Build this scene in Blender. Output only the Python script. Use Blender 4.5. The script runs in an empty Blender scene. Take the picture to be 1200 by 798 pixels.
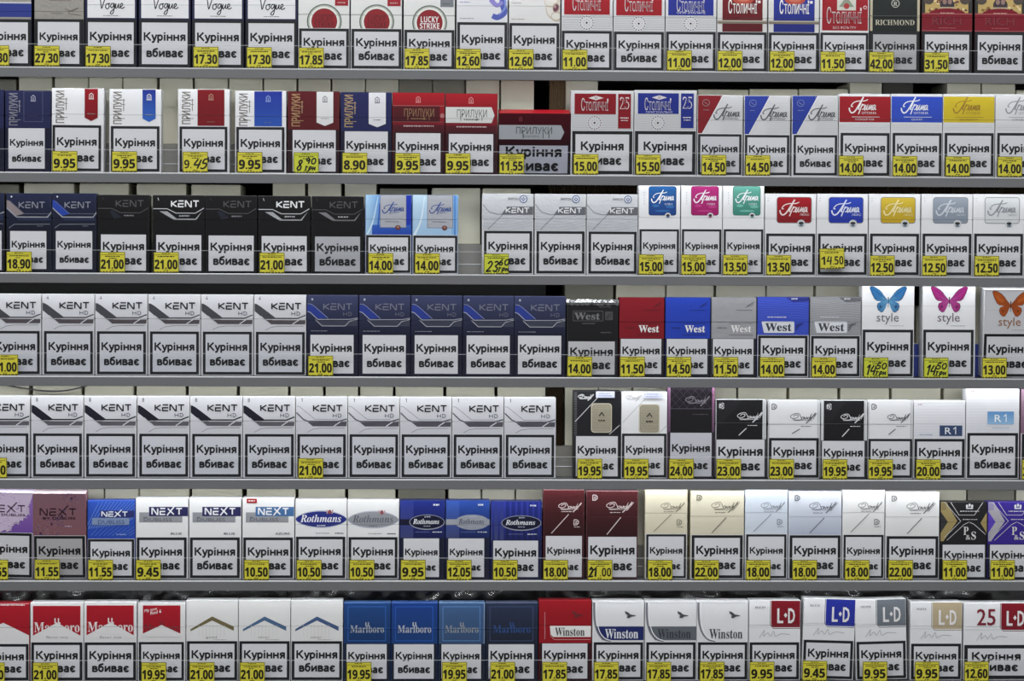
import bpy, bmesh, math, random
from mathutils import Vector, Matrix
from mathutils.geometry import tessellate_polygon

random.seed(7)
SC = bpy.context.scene
COL = SC.collection

# ------------------------------------------------------------------ camera
F_MM, DIST = 93.3, 2.8
YAW, PITCH, ROLL = math.radians(-2.1), math.radians(-1.8), math.radians(0.26)
CAM_R = (Matrix.Rotation(YAW, 3, 'Z') @ Matrix(((1, 0, 0), (0, 0, -1), (0, 1, 0)))
         @ Matrix.Rotation(PITCH, 3, 'X') @ Matrix.Rotation(ROLL, 3, 'Z'))
_fw = CAM_R @ Vector((0, 0, -1))
CAM_C = _fw * (-DIST / _fw.y)
cam_data = bpy.data.cameras.new('camera')
cam_data.lens = F_MM
cam_data.sensor_width = 36
cam = bpy.data.objects.new('camera', cam_data)
cam.matrix_world = Matrix.Translation(CAM_C) @ CAM_R.to_4x4()
COL.objects.link(cam)
SC.camera = cam

# ------------------------------------------------------------------ world, lights, exposure
SC.view_settings.view_transform = 'Standard'
SC.view_settings.look = 'None'
SC.view_settings.gamma = 1
SC.view_settings.use_curve_mapping = False
SC.view_settings.exposure = 0.0
world = bpy.data.worlds.new('shop_interior')
SC.world = world
world.use_nodes = True
wn = world.node_tree.nodes
wn['Background'].inputs[0].default_value = (0.93, 0.97, 1.0, 1)
wn['Background'].inputs[1].default_value = 0.28


def area_light(name, loc, target, sx, sy, power, color=(1, 1, 1)):
    l = bpy.data.lights.new(name, 'AREA')
    l.shape = 'RECTANGLE'
    l.size, l.size_y, l.energy, l.color = sx, sy, power, color
    o = bpy.data.objects.new(name, l)
    o.location = loc
    o.rotation_euler = (Vector(target) - Vector(loc)).to_track_quat('-Z', 'Y').to_euler()
    COL.objects.link(o)
    return o


area_light('ceiling_lamp', (-0.5, -1.9, 1.75), (0, 0, 0), 2.6, 0.9, 57, (0.97, 0.985, 1.0))
area_light('ceiling_lamp', (0.9, -3.4, 1.75), (0, 0, 0), 2.0, 0.9, 37, (0.97, 0.985, 1.0))
LED_POWER = (.15, .16, .17, .2, .32, .34, .18)      # by shelf, topmost first


def unproj(px, py, Y):
    """the point of the vertical plane y = Y that the photo shows at pixel (px, py)"""
    d = CAM_R @ Vector(((px - 600) / 1200 * 36 / F_MM, -(py - 399) / 1200 * 36 / F_MM, -1))
    return CAM_C + d * ((Y - CAM_C.y) / d.y)


# ------------------------------------------------------------------ materials
def lin(c):
    out = []
    for v in c[:3]:
        v = max(0.0, min(1.0, v / 255.0))
        out.append(v / 12.92 if v <= 0.04045 else ((v + 0.055) / 1.055) ** 2.4)
    return (out[0], out[1], out[2], 1.0)


def node_mat(name, rough=0.5, metal=0.0, spec=0.5, coat=0.0, color=None, noise=0.06, nscale=60, bump=0.0, bscale=400, coat_rough=0.08):
    m = bpy.data.materials.new(name)
    m.use_nodes = True
    nt = m.node_tree
    b = nt.nodes['Principled BSDF']
    b.inputs['Roughness'].default_value = rough
    b.inputs['Metallic'].default_value = metal
    b.inputs['Specular IOR Level'].default_value = spec
    b.inputs['Coat Weight'].default_value = coat
    b.inputs['Coat Roughness'].default_value = coat_rough
    tc = nt.nodes.new('ShaderNodeTexCoord')
    nz = nt.nodes.new('ShaderNodeTexNoise')
    nz.inputs['Scale'].default_value = nscale
    nz.inputs['Detail'].default_value = 3
    nt.links.new(tc.outputs['Object'], nz.inputs['Vector'])
    mr = nt.nodes.new('ShaderNodeMapRange')
    mr.inputs['To Min'].default_value = 1 - noise
    mr.inputs['To Max'].default_value = 1 + noise * 0.3
    nt.links.new(nz.outputs['Fac'], mr.inputs['Value'])
    mx = nt.nodes.new('ShaderNodeMix')
    mx.data_type = 'RGBA'
    mx.blend_type = 'MULTIPLY'
    mx.inputs['Factor'].default_value = 1
    if color is None:
        at = nt.nodes.new('ShaderNodeAttribute')
        at.attribute_name = 'Col'
        nt.links.new(at.outputs['Color'], mx.inputs['A'])
    else:
        mx.inputs['A'].default_value = lin(color)
    nt.links.new(mr.outputs['Result'], mx.inputs['B'])
    nt.links.new(mx.outputs['Result'], b.inputs['Base Color'])
    if bump:
        n2 = nt.nodes.new('ShaderNodeTexNoise')
        n2.inputs['Scale'].default_value = bscale
        nt.links.new(tc.outputs['Object'], n2.inputs['Vector'])
        bp = nt.nodes.new('ShaderNodeBump')
        bp.inputs['Strength'].default_value = bump
        bp.inputs['Distance'].default_value = 0.001
        nt.links.new(n2.outputs['Fac'], bp.inputs['Height'])
        nt.links.new(bp.outputs['Normal'], b.inputs['Normal'])
    return m


M_PAPER = node_mat('printed_paper', 0.42, spec=0.35, noise=0.05, nscale=45)
M_GLOSS = node_mat('glossy_print', 0.34, spec=0.25, coat=0.12, noise=0.06, nscale=30, bump=0.12, bscale=90)
M_FOIL = node_mat('silvered_print', 0.4, metal=0.45, spec=0.5, noise=0.12, nscale=90, bump=0.2, bscale=300)
M_STEEL = node_mat('grey_enamelled_steel', 0.45, metal=0.0, spec=0.4, color=(112, 113, 115), noise=0.08, nscale=25)
M_STEEL_EDGE = node_mat('bright_rolled_edge', 0.3, metal=0.2, spec=0.6, color=(205, 207, 210), noise=0.05, nscale=40)  # pale edge colour; on the rail it paints in a highlight
M_RISER = node_mat('pale_grey_riser', 0.5, color=(150, 148, 142), noise=0.1, nscale=20)
M_WALL = node_mat('dark_back_panel', 0.8, spec=0.2, color=(30, 28, 26), noise=0.35, nscale=14)
M_CARTON = node_mat('cream_board', 0.6, spec=0.25, color=(238, 234, 214), noise=0.12, nscale=22)
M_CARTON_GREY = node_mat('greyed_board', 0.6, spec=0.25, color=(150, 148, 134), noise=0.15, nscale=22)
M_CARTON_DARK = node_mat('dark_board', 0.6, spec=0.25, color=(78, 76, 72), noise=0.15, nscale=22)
M_CORR = node_mat('corrugated_brown_board', 0.85, spec=0.1, color=(128, 108, 84), noise=0.25, nscale=60)
M_CORR_DARK = node_mat('dark_brown_board', 0.85, spec=0.1, color=(62, 50, 38), noise=0.3, nscale=60)
M_BLUE = node_mat('blue_plastic_board', 0.4, color=(48, 66, 150), noise=0.12, nscale=40)
M_CABLE = node_mat('grey_cable_sheath', 0.5, color=(70, 70, 72), noise=0.1)
M_TAPE = node_mat('led_tape', 0.5, color=(220, 220, 215), noise=0.05)

M_LED = bpy.data.materials.new('led_diode')
M_LED.use_nodes = True
_b = M_LED.node_tree.nodes['Principled BSDF']
_b.inputs['Emission Color'].default_value = (0.95, 0.98, 1, 1)
_b.inputs['Emission Strength'].default_value = 14


def clear_mat(name, tint, gloss, rough):
    m = bpy.data.materials.new(name)
    m.use_nodes = True
    nt = m.node_tree
    nt.nodes.clear()
    out = nt.nodes.new('ShaderNodeOutputMaterial')
    mix = nt.nodes.new('ShaderNodeMixShader')
    tr = nt.nodes.new('ShaderNodeBsdfTransparent')
    tr.inputs['Color'].default_value = tint
    gl = nt.nodes.new('ShaderNodeBsdfGlossy')
    gl.inputs['Roughness'].default_value = rough
    fr = nt.nodes.new('ShaderNodeFresnel')
    fr.inputs['IOR'].default_value = gloss
    nt.links.new(fr.outputs['Fac'], mix.inputs['Fac'])
    nt.links.new(tr.outputs['BSDF'], mix.inputs[1])
    nt.links.new(gl.outputs['BSDF'], mix.inputs[2])
    nt.links.new(mix.outputs['Shader'], out.inputs['Surface'])
    return m


M_CLEAR = clear_mat('clear_acrylic', (0.99, 0.992, 0.994, 1), 1.18, 0.05)
M_FILM = clear_mat('clear_film', (0.93, 0.93, 0.93, 1), 1.5, 0.2)
M_CLEAR_EDGE = bpy.data.materials.new('acrylic_edge')
M_CLEAR_EDGE.use_nodes = True
nt = M_CLEAR_EDGE.node_tree
_b = nt.nodes['Principled BSDF']
_b.inputs['Base Color'].default_value = (0.75, 0.77, 0.78, 1)  # semi-white: scattered light painted onto the cut edge
_b.inputs['Alpha'].default_value = 0.32
INK = {'p': M_PAPER, 'g': M_GLOSS, 'f': M_FOIL}
INK_IDX = {'p': 0, 'g': 1, 'f': 2}


def ink(c):
    """ink colour as printed: saturated and dark inks lie deeper than they look beside white board"""
    r = lin(c)
    hi, lo = max(r[:3]), min(r[:3])
    k = 1 - .26 * ((hi - lo) / hi if hi > 0 else 0)
    if hi < .06: k *= .72
    return (r[0] * k, r[1] * k, r[2] * k, 1.0)


# ------------------------------------------------------------------ object helpers
def link(name, data, parent=None):
    o = bpy.data.objects.new(name, data)
    COL.objects.link(o)
    if parent is not None:
        o.parent = parent
    return o


def tag(o, label=None, category=None, group=None, kind=None):
    if label: o['label'] = label
    if category: o['category'] = category
    if group: o['group'] = group
    if kind: o['kind'] = kind
    return o


def empty(name, loc, ry=0.0, rx=0.0, rz=0.0):
    o = link(name, None)
    o.empty_display_size = 0.01
    o.location = loc
    o.rotation_euler = (rx, ry, rz)
    return o


def box_geo(x0, x1, y0, y1, z0, z1, bevel=0.0, seg=2):
    bm = bmesh.new()
    bmesh.ops.create_cube(bm, size=1)
    for v in bm.verts:
        v.co = Vector((x0 + (v.co.x + .5) * (x1 - x0), y0 + (v.co.y + .5) * (y1 - y0), z0 + (v.co.z + .5) * (z1 - z0)))
    if bevel:
        bmesh.ops.bevel(bm, geom=list(bm.edges), offset=bevel, segments=seg, affect='EDGES', profile=0.5)
    bm.verts.index_update()
    vs = [tuple(v.co) for v in bm.verts]
    fs = [[v.index for v in f.verts] for f in bm.faces]
    ns = [tuple(f.normal) for f in bm.faces]
    bm.free()
    return vs, fs, ns


def mesh_obj(name, parts, mats, parent=None, smooth=False):
    """parts: list of (verts, faces, material index); one mesh object"""
    V, Fc, mi = [], [], []
    for vs, fs, k in parts:
        o = len(V)
        V += vs
        Fc += [[i + o for i in f] for f in fs]
        mi += [k] * len(fs)
    me = bpy.data.meshes.new(name)
    me.from_pydata(V, [], Fc)
    for m in mats: me.materials.append(m)
    me.polygons.foreach_set('material_index', mi)
    if smooth: me.polygons.foreach_set('use_smooth', [True] * len(Fc))
    me.update()
    return link(name, me, parent)


def box_obj(name, b, mat, parent=None, bevel=0.0005):
    vs, fs, ns = box_geo(*b, bevel=bevel)
    return mesh_obj(name, [(vs, fs, 0)], [mat], parent)


# ------------------------------------------------------------------ lettering
_TX = {}
EXC = {'B': 0x212C, 'E': 0x2130, 'F': 0x2131, 'H': 0x210B, 'I': 0x2110, 'L': 0x2112, 'M': 0x2133, 'R': 0x211B, 'e': 0x212F, 'g': 0x210A, 'o': 0x2134}


def mathmap(s, style):
    up, lo, dg = {'serifb': (0x1D400, 0x1D41A, 0x1D7CE), 'serifbi': (0x1D468, 0x1D482, None), 'script': (0x1D49C, 0x1D4B6, None),
                  'scriptb': (0x1D4D0, 0x1D4EA, None), 'sansb': (0x1D5D4, 0x1D5EE, 0x1D7EC)}[style]
    r = ''
    for ch in s:
        if style == 'script' and ch in EXC: r += chr(EXC[ch])
        elif 'A' <= ch <= 'Z': r += chr(up + ord(ch) - 65)
        elif 'a' <= ch <= 'z': r += chr(lo + ord(ch) - 97)
        elif ch.isdigit() and ch.isascii() and dg: r += chr(dg + ord(ch) - 48)
        else: r += ch
    return r


def text_tris(s, style):
    key = (s, style)
    if key in _TX: return _TX[key]
    body = s if style == 'sans' else mathmap(s, style)
    cu = bpy.data.curves.new('lettering', 'FONT')
    cu.body = body
    cu.size = 1
    cu.resolution_u = 2
    o = bpy.data.objects.new('lettering', cu)
    COL.objects.link(o)
    dg = bpy.context.evaluated_depsgraph_get()
    me = bpy.data.meshes.new_from_object(o.evaluated_get(dg))
    me.calc_loop_triangles()
    vs = [(v.co.x, v.co.y) for v in me.vertices]
    tr = [tuple(t.vertices) for t in me.loop_triangles]
    bpy.data.objects.remove(o)
    bpy.data.curves.remove(cu)
    bpy.data.meshes.remove(me)
    x0 = min(v[0] for v in vs); x1 = max(v[0] for v in vs)
    y0 = min(v[1] for v in vs); y1 = max(v[1] for v in vs)
    _TX[key] = (vs, tr, x0, x1, y0, y1)
    return _TX[key]


# strokes of hand-drawn letters, boxes 1 high, y up
TECH = {'K': (.82, [[(0, 0), (0, 1)], [(.8, 1), (.12, .5), (.8, 0)]]),
        'E': (.82, [[(.8, 1), (0, 1)], [(.8, .5), (0, .5), (0, 0), (.8, 0)]]),
        'N': (.9, [[(0, 0), (0, 1), (.12, 1), (.75, 0), (.88, 0), (.88, 1)]]),
        'T': (.9, [[(0, 1), (.9, 1)], [(.45, 1), (.45, 0)]]),
        'H': (.85, [[(0, 0), (0, 1)], [(.85, 0), (.85, 1)], [(0, .5), (.85, .5)]]),
        'D': (.9, [[(.2, .75), (.2, 0), (.6, 0), (.9, .3), (.9, .7), (.6, 1), (0, 1)]]),
        'X': (.95, [[(-.12, -.16), (1.15, 1.5)], [(0, 1), (.95, 0)]])}
HAND = {'0': (.6, [[(.3, 1), (.05, .7), (.1, .15), (.35, 0), (.58, .35), (.5, .85), (.3, 1)]]),
        '1': (.34, [[(.0, .74), (.26, 1), (.24, .5), (.22, 0)]]),
        '2': (.6, [[(.05, .75), (.3, 1), (.55, .75), (.3, .3), (.05, 0), (.6, .05)]]),
        '3': (.6, [[(.05, .9), (.35, 1), (.5, .75), (.25, .52), (.55, .3), (.35, 0), (.02, .1)]]),
        '4': (.6, [[(.25, 1), (.02, .4), (.6, .45)], [(.55, .95), (.42, 0)]]),
        '5': (.6, [[(.6, 1), (.2, .97), (.12, .58), (.45, .55), (.5, .2), (.25, 0), (0, .1)]]),
        '6': (.6, [[(.45, 1), (.1, .5), (.1, .1), (.35, 0), (.5, .3), (.3, .5), (.1, .3)]]),
        '8': (.6, [[(.5, .85), (.3, 1), (.1, .8), (.45, .35), (.4, .05), (.2, 0), (.05, .2), (.25, .5), (.5, .85)]]),
        '9': (.6, [[(.5, .75), (.3, 1), (.08, .75), (.25, .5), (.5, .75), (.42, 0)]]),
        'г': (.5, [[(0, .6), (.15, .68), (.1, .1), (.2, 0)], [(.15, .66), (.45, .62)]]),
        'р': (.55, [[(.1, .65), (.05, -.4)], [(.1, .5), (.35, .66), (.45, .35), (.1, .1)]]),
        'н': (.55, [[(.08, .65), (.05, 0)], [(.45, .65), (.45, 0)], [(.06, .35), (.45, .35)]]),
        '.': (.2, [[(.05, 0), (.12, .05)]]), ' ': (.35, [])}


def smooth_pts(pts, n=5):
    if len(pts) < 3: return pts
    out = []
    P = [pts[0]] + list(pts) + [pts[-1]]
    for i in range(1, len(P) - 2):
        p0, p1, p2, p3 = P[i - 1], P[i], P[i + 1], P[i + 2]
        for k in range(n):
            t = k / n
            out.append(tuple(0.5 * (2 * p1[j] + (p2[j] - p0[j]) * t + (2 * p0[j] - 5 * p1[j] + 4 * p2[j] - p3[j]) * t * t
                                    + (3 * p1[j] - p0[j] - 3 * p2[j] + p3[j]) * t ** 3) for j in (0, 1)))
    out.append(pts[-1])
    return out


class Art:
    """printed shapes on a front face; px units, origin at the face's top corner, Y down"""

    def __init__(s):
        s.tris = []
        s.layer = 0
        s.fin = 'p'

    def _add(s, pts, tri, cols, fin):
        s.layer += 1
        fin = fin or s.fin
        for t in tri:
            s.tris.append(([pts[i] for i in t], [cols[i] for i in t], fin, s.layer))

    def poly(s, pts, col, fin=None, cols=None):
        tri = tessellate_polygon([[Vector((p[0], p[1], 0)) for p in pts]])
        s._add(pts, tri, [ink(c) for c in cols] if cols else [ink(col)] * len(pts), fin)

    def rect(s, x0, y0, x1, y1, col, fin=None, col2=None, horiz=False):
        pts = [(x0, y0), (x1, y0), (x1, y1), (x0, y1)]
        c2 = col2 or col
        cols = [col, c2, c2, col] if horiz else [col, col, c2, c2]
        s._add(pts, [(0, 1, 2), (0, 2, 3)], [ink(c) for c in cols], fin)

    def frame(s, x0, y0, x1, y1, t, col, fin=None):
        s.stroke([(x0, y0), (x1, y0), (x1, y1), (x0, y1)], t, col, closed=True, fin=fin)

    def rrect(s, x0, y0, x1, y1, r, col, fin=None, col2=None, edge=None):
        pts = s.rpts(x0, y0, x1, y1, r)
        cols = [tuple(col[k] + (col2[k] - col[k]) * (p[1] - y0) / (y1 - y0) for k in range(3)) for p in pts] if col2 else None
        s.poly(pts, col, fin, cols)
        if edge: s.stroke(pts, 0.7, edge, closed=True, fin=fin)

    @staticmethod
    def rpts(x0, y0, x1, y1, r):
        pts = []
        for cx, cy, a in ((x1 - r, y0 + r, -90), (x1 - r, y1 - r, 0), (x0 + r, y1 - r, 90), (x0 + r, y0 + r, 180)):
            for k in range(5):
                t = math.radians(a + k * 22.5)
                pts.append((cx + r * math.cos(t), cy + r * math.sin(t)))
        return pts

    def ell(s, cx, cy, rx, ry, col, fin=None, n=28, rot=0):
        ca, sa = math.cos(rot), math.sin(rot)
        pts = []
        for k in range(n):
            u, v = rx * math.cos(2 * math.pi * k / n), ry * math.sin(2 * math.pi * k / n)
            pts.append((cx + u * ca - v * sa, cy + u * sa + v * ca))
        s.poly(pts, col, fin)

    def ring(s, cx, cy, rx, ry, w, col, fin=None, n=28):
        s.stroke([(cx + rx * math.cos(2 * math.pi * k / n), cy + ry * math.sin(2 * math.pi * k / n)) for k in range(n)], w, col, closed=True, fin=fin)

    def stroke(s, pts, w, col, closed=False, fin=None, curve=False, w1=None):
        if curve: pts = smooth_pts(pts)
        n = len(pts)
        L, R = [], []
        for i in range(n):
            a = pts[(i - 1) % n] if (closed or i > 0) else None
            b = pts[(i + 1) % n] if (closed or i < n - 1) else None
            p = pts[i]

            def nrm(u, v):
                dx, dy = v[0] - u[0], v[1] - u[1]
                l = math.hypot(dx, dy) or 1e-9
                return (-dy / l, dx / l)
            if a is None: nx, ny = nrm(p, b)
            elif b is None: nx, ny = nrm(a, p)
            else:
                n1, n2 = nrm(a, p), nrm(p, b)
                mx, my = n1[0] + n2[0], n1[1] + n2[1]
                l = math.hypot(mx, my)
                if l < 0.3: nx, ny = n2
                else:
                    k = min(2 / (l * l), 1.8 / l)
                    nx, ny = mx * k, my * k
            ww = w if w1 is None else w + (w1 - w) * i / max(1, n - 1)
            L.append((p[0] + nx * ww / 2, p[1] + ny * ww / 2))
            R.append((p[0] - nx * ww / 2, p[1] - ny * ww / 2))
        pts2 = L + R
        tri = []
        for i in range(n if closed else n - 1):
            j = (i + 1) % n
            tri += [(i, j, n + j), (i, n + j, n + i)]
        s._add(pts2, tri, [ink(col)] * len(pts2), fin)

    def text(s, t, x, y, col, w=None, h=None, style='sans', bold=0.0, anchor='c', rot=0, shear=0, fin=None, outline=None):
        """baseline y; w fits the inked width, h the cap height"""
        vs, tr, x0, x1, y0, y1 = text_tris(t, style)
        e = max(bold, 0) * 1.0
        cap = 0.714 if style in ('sans', 'sansb') else 0.68
        sx = w / (x1 - x0 + 2 * e) if w else None
        sy = h / cap if h else None
        sx = sx or sy
        sy = sy or sx
        W = (x1 - x0) * sx
        dx = {'l': 0, 'c': -W / 2, 'r': -W}[anchor]
        ca, sa = math.cos(rot), math.sin(rot)
        pts = []
        for vx, vy in vs:
            px, py = (vx - x0) * sx + dx, -vy * sy
            px -= py * shear
            pts.append((x + px * ca - py * sa, y + px * sa + py * ca))
        cols = [ink(col)] * len(pts)
        if e <= 0:
            s._add(pts, tr, cols, fin)
            return
        # heavier weight: the same letters overprinted slightly to each side
        for ox, oy in ((-e, -e * .45), (e, -e * .45), (-e, e * .45), (e, e * .45), (0, 0)):
            qx, qy = ox * sx, oy * sy
            s._add([(p[0] + qx * ca - qy * sa, p[1] + qx * sa + qy * ca) for p in pts], tr, cols, fin)

    def drawn(s, t, x, y, h, col, lw, table=TECH, sx=1.0, gap=.3, slant=0.0, fin=None, curve=False):
        """stroke lettering, baseline y, letters h high"""
        for ch in t:
            adv, st = table[ch]
            for pl in st:
                s.stroke([(x + (p[0] * sx + p[1] * slant) * h, y - p[1] * h) for p in pl], lw, col, fin=fin, curve=curve)
            x += (adv * sx + gap) * h
        return x

    def small(s, x, y, w, h, col, fin=None):
        """a line of print too small to read"""
        e = x + w
        while x < e - 0.4:
            l = min(random.uniform(1.2, 3.4), e - x)
            s.rect(x, y, x + l, y + h * random.uniform(.8, 1), col, fin)
            x += l + random.uniform(.35, .8)

    def lines(s, x0, x1, y0, y1, step, w, col, fin=None):
        y = y0
        while y < y1:
            s.rect(x0, y, x1, y + w, col, fin)
            y += step


def clip_tri(P, C, Y, keep_above):
    """part of a triangle with y < Y (above) or y > Y"""
    ins = [(p[1] <= Y) if keep_above else (p[1] >= Y) for p in P]
    if all(ins): return [(P, C)]
    if not any(ins): return []
    op, oc = [], []
    for i in range(3):
        j = (i + 1) % 3
        if ins[i]: op.append(P[i]); oc.append(C[i])
        if ins[i] != ins[j]:
            t = (Y - P[i][1]) / (P[j][1] - P[i][1])
            op.append((P[i][0] + (P[j][0] - P[i][0]) * t, Y))
            oc.append(tuple(C[i][k] + (C[j][k] - C[i][k]) * t for k in range(4)))
    return [([op[0], op[k], op[k + 1]], [oc[0], oc[k], oc[k + 1]]) for k in range(1, len(op) - 1)]


def printed_mesh(name, boxes, art, parent, ox, oz, s, yfront, lo=None, hi=None, base_layer=0, xlim=None, dz=0.000022, zmax=.00055):
    """boxes: [(verts, faces, normals, colour fn or colour, finish)]; art printed on y = yfront, px point (X,Y) -> (ox + X s, oz - Y s)"""
    V, Fc, mi, cols = [], [], [], []
    for vs, fs, ns, colf, fin in boxes:
        o = len(V)
        V += vs
        for f, n in zip(fs, ns):
            Fc.append([i + o for i in f])
            mi.append(INK_IDX[fin])
            cols += [ink(colf(n) if callable(colf) else colf)] * len(f)
    dz = min(dz, zmax / max(1, art.layer + base_layer))
    for P, C, fin, layer in art.tris:
        items = [(P, C)]
        if lo is not None: items = [q for it in items for q in clip_tri(it[0], it[1], lo, False)]
        if hi is not None: items = [q for it in items for q in clip_tri(it[0], it[1], hi, True)]
        if xlim:
            sw = lambda it: ([(p[1], p[0]) for p in it[0]], it[1])
            items = [sw(q) for it in items for q in clip_tri(*sw(it), xlim[0], False)]
            items = [sw(q) for it in items for q in clip_tri(*sw(it), xlim[1], True)]
        for p, c in items:
            (ax, ay), (bx, by), (cx, cy) = p
            ar = (bx - ax) * (cy - ay) - (cx - ax) * (by - ay)
            if abs(ar) < 1e-7: continue
            if ar < 0: p, c = [p[0], p[2], p[1]], [c[0], c[2], c[1]]
            # Y is down: reversed winding faces the shop (-y)
            p, c = [p[0], p[2], p[1]], [c[0], c[2], c[1]]
            o = len(V)
            y = yfront - (layer + base_layer) * dz
            V += [(ox + q[0] * s, y, oz - q[1] * s) for q in p]
            Fc.append([o, o + 1, o + 2])
            mi.append(INK_IDX[fin])
            cols += c
    me = bpy.data.meshes.new(name)
    me.from_pydata(V, [], Fc)
    for m in (M_PAPER, M_GLOSS, M_FOIL): me.materials.append(m)
    me.polygons.foreach_set('material_index', mi)
    ca = me.color_attributes.new('Col', 'FLOAT_COLOR', 'CORNER')
    ca.data.foreach_set('color', [k for c in cols for k in c])
    me.update()
    return link(name, me, parent)


# ------------------------------------------------------------------ the setting
SHELF_PX = [(-43, -34.5), (78.5, 86), (201.5, 208), (319, 325), (439.5, 444.8), (561.5, 562.5), (681, 680.3), (801, 799.5)]
SHELF_Z = [(unproj(0, a, 0).z + unproj(1200, b, 0).z) / 2 for a, b in SHELF_PX]
XL, XR = -0.95, 0.95
BACK = 0.19
ORD = ['topmost', 'first', 'second', 'third', 'fourth', 'fifth', 'sixth', 'bottom']
SH = [None, 'top shelf', 'second shelf', 'third shelf', 'fourth shelf', 'fifth shelf', 'sixth shelf', 'bottom shelf']

wall = box_obj('wall_back', (-2.2, 2.2, BACK, BACK + .02, -1.25, 1.9), M_WALL)
tag(wall, kind='structure', label='dark back panel of the shelving', category='wall')
floor = box_obj('floor', (-2.2, 2.2, -4.6, BACK, -1.27, -1.25), node_mat('grey_floor_tile', 0.5, color=(120, 118, 114), noise=.1, nscale=6))
tag(floor, kind='structure', label='grey shop floor in front of the shelves', category='floor')
ceiling = box_obj('ceiling', (-2.2, 2.2, -4.6, BACK, 1.9, 1.92), node_mat('white_ceiling', 0.8, color=(205, 205, 203), noise=.05, nscale=6))
tag(ceiling, kind='structure', label='white shop ceiling over the shelves', category='ceiling')

SHELF_LABEL = ['grey metal shelf above the top row of packs', 'grey metal shelf under the row with two script-lettered taupe and grey packs',  # first one is out of view, added for its LED light and shade
               'grey metal shelf under the packs with vertical lettering and pointed ribbons', 'grey metal shelf under the black packs and rounded-rectangle packs',
               'grey metal shelf under the three butterfly packs', 'grey metal shelf under the long run of white packs with black chevrons',
               'grey metal shelf under the burgundy and cream slash packs', 'grey metal shelf under the red-roofed and bird-emblem packs']
SHELF_LABEL[1] = 'grey metal shelf under the packs with round red emblems'
LIP_H = 0.0238
RISE = 0.032


def build_shelf(i):
    z = SHELF_Z[i]
    r = tag(empty('metal_shelf', (0, BACK / 2, z - .004)), SHELF_LABEL[i], 'shelf', 'grey metal shelves of the display')
    Y = -BACK / 2

    def bx(x0, x1, y0, y1, z0, z1): return (x0, x1, y0 + Y, y1 + Y, z0 + .004, z1 + .004)
    box_obj('shelf_board', bx(XL, XR, .0022, BACK, -.003, 0), M_STEEL, r)
    # front rail: a folded steel lip with a rolled top edge, its highlight painted in pale
    vs, fs, ns = box_geo(*bx(XL, XR, 0, .0022, -.0105, -.0012), bevel=.0004)
    v2, f2, n2 = box_geo(*bx(XL, XR, -.0004, .0024, -.0014, .0002), bevel=.0005)
    rail = mesh_obj('front_rail', [(vs, fs, 0), (v2, f2, 1)], [M_STEEL, M_STEEL_EDGE], r)
    # clear lip: an upright acrylic strip, caught light painted as a milky top edge
    vs, fs, ns = box_geo(*bx(XL, XR, .0010, .0020, .0002, LIP_H), bevel=0)
    v2, f2, n2 = box_geo(*bx(XL, XR, .0010, .0020, LIP_H, LIP_H + .0005), bevel=0)
    mesh_obj('clear_lip', [(vs, fs, 0), (v2, f2, 1)], [M_CLEAR, M_CLEAR_EDGE], r)
    # stepped riser that lifts the cartons behind the packs
    prof = [(.041, 0), (.041, .0105), (.044, .0105), (.044, RISE), (BACK, RISE), (BACK, 0)]
    V = [(x, y + Y, zz + .0042) for x in (XL, XR) for y, zz in prof]
    n = len(prof)
    Fc = [[k, (k + 1) % n, n + (k + 1) % n, n + k] for k in range(n)] + [list(range(n))[::-1], list(range(n, 2 * n))]
    v2, f2, n2 = box_geo(XL, XR, .0404 + Y, .0415 + Y, .0140, .0152, bevel=.0003)
    mesh_obj('carton_riser', [(V, Fc, 0), (v2, f2, 1)], [M_RISER, M_STEEL_EDGE], r)
    # led tape under the board, behind the rail
    if i < 7:
        vs, fs, ns = box_geo(*bx(XL, XR, .0030, .0085, -.0040, -.0032))
        led = mesh_obj('led_strip', [(vs, fs, 0)], [M_TAPE], r)
        DV, DF = [], []
        x = XL + .005
        while x < XR:
            a, b, c = box_geo(*bx(x, x + .003, .0045, .0075, -.0052, -.0040))
            o = len(DV)
            DV += a
            DF += [[k + o for k in f] for f in b]
            x += .0133
        mesh_obj('led_diodes', [(DV, DF, 0)], [M_LED], led)
        l = bpy.data.lights.new('led_strip_light', 'AREA')
        l.shape = 'RECTANGLE'
        l.size, l.size_y, l.energy = XR - XL, .004, LED_POWER[i] * (XR - XL) / 1.36
        l.color = (0.93, 0.97, 1.0)
        lo = link('led_strip_light', l, r)
        lo.location = (0, .006 + Y, -.0055 + .004)
    return r


for i in range(8): build_shelf(i)

# ------------------------------------------------------------------ pack artwork (X from the pack's edge, Y down from its top, V = top of the warning)
WHITE, GREY, BLACK = (226, 226, 228), (150, 150, 152), (30, 30, 32)
NAVY = (34, 38, 74)


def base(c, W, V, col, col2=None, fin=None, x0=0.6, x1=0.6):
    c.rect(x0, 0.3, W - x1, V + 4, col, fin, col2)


def a_taupe(c, W, V, band=None):
    base(c, W, V, (158, 154, 146), fin='f')
    if band:
        c.rect(0, V - 19, W, V - 3, (44, 62, 150))
        c.rect(0, V - 21, W, V - 19, (190, 190, 195))
    else:
        c.small(18, V - 23, 26, 1, (110, 105, 100))
        c.stroke([(36, V - 13), (44, V - 10), (52, V - 14), (40, V - 8), (55, V - 5)], .7, (95, 90, 85), curve=True)
        c.small(20, V - 8, 14, .8, (110, 105, 100))


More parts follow.
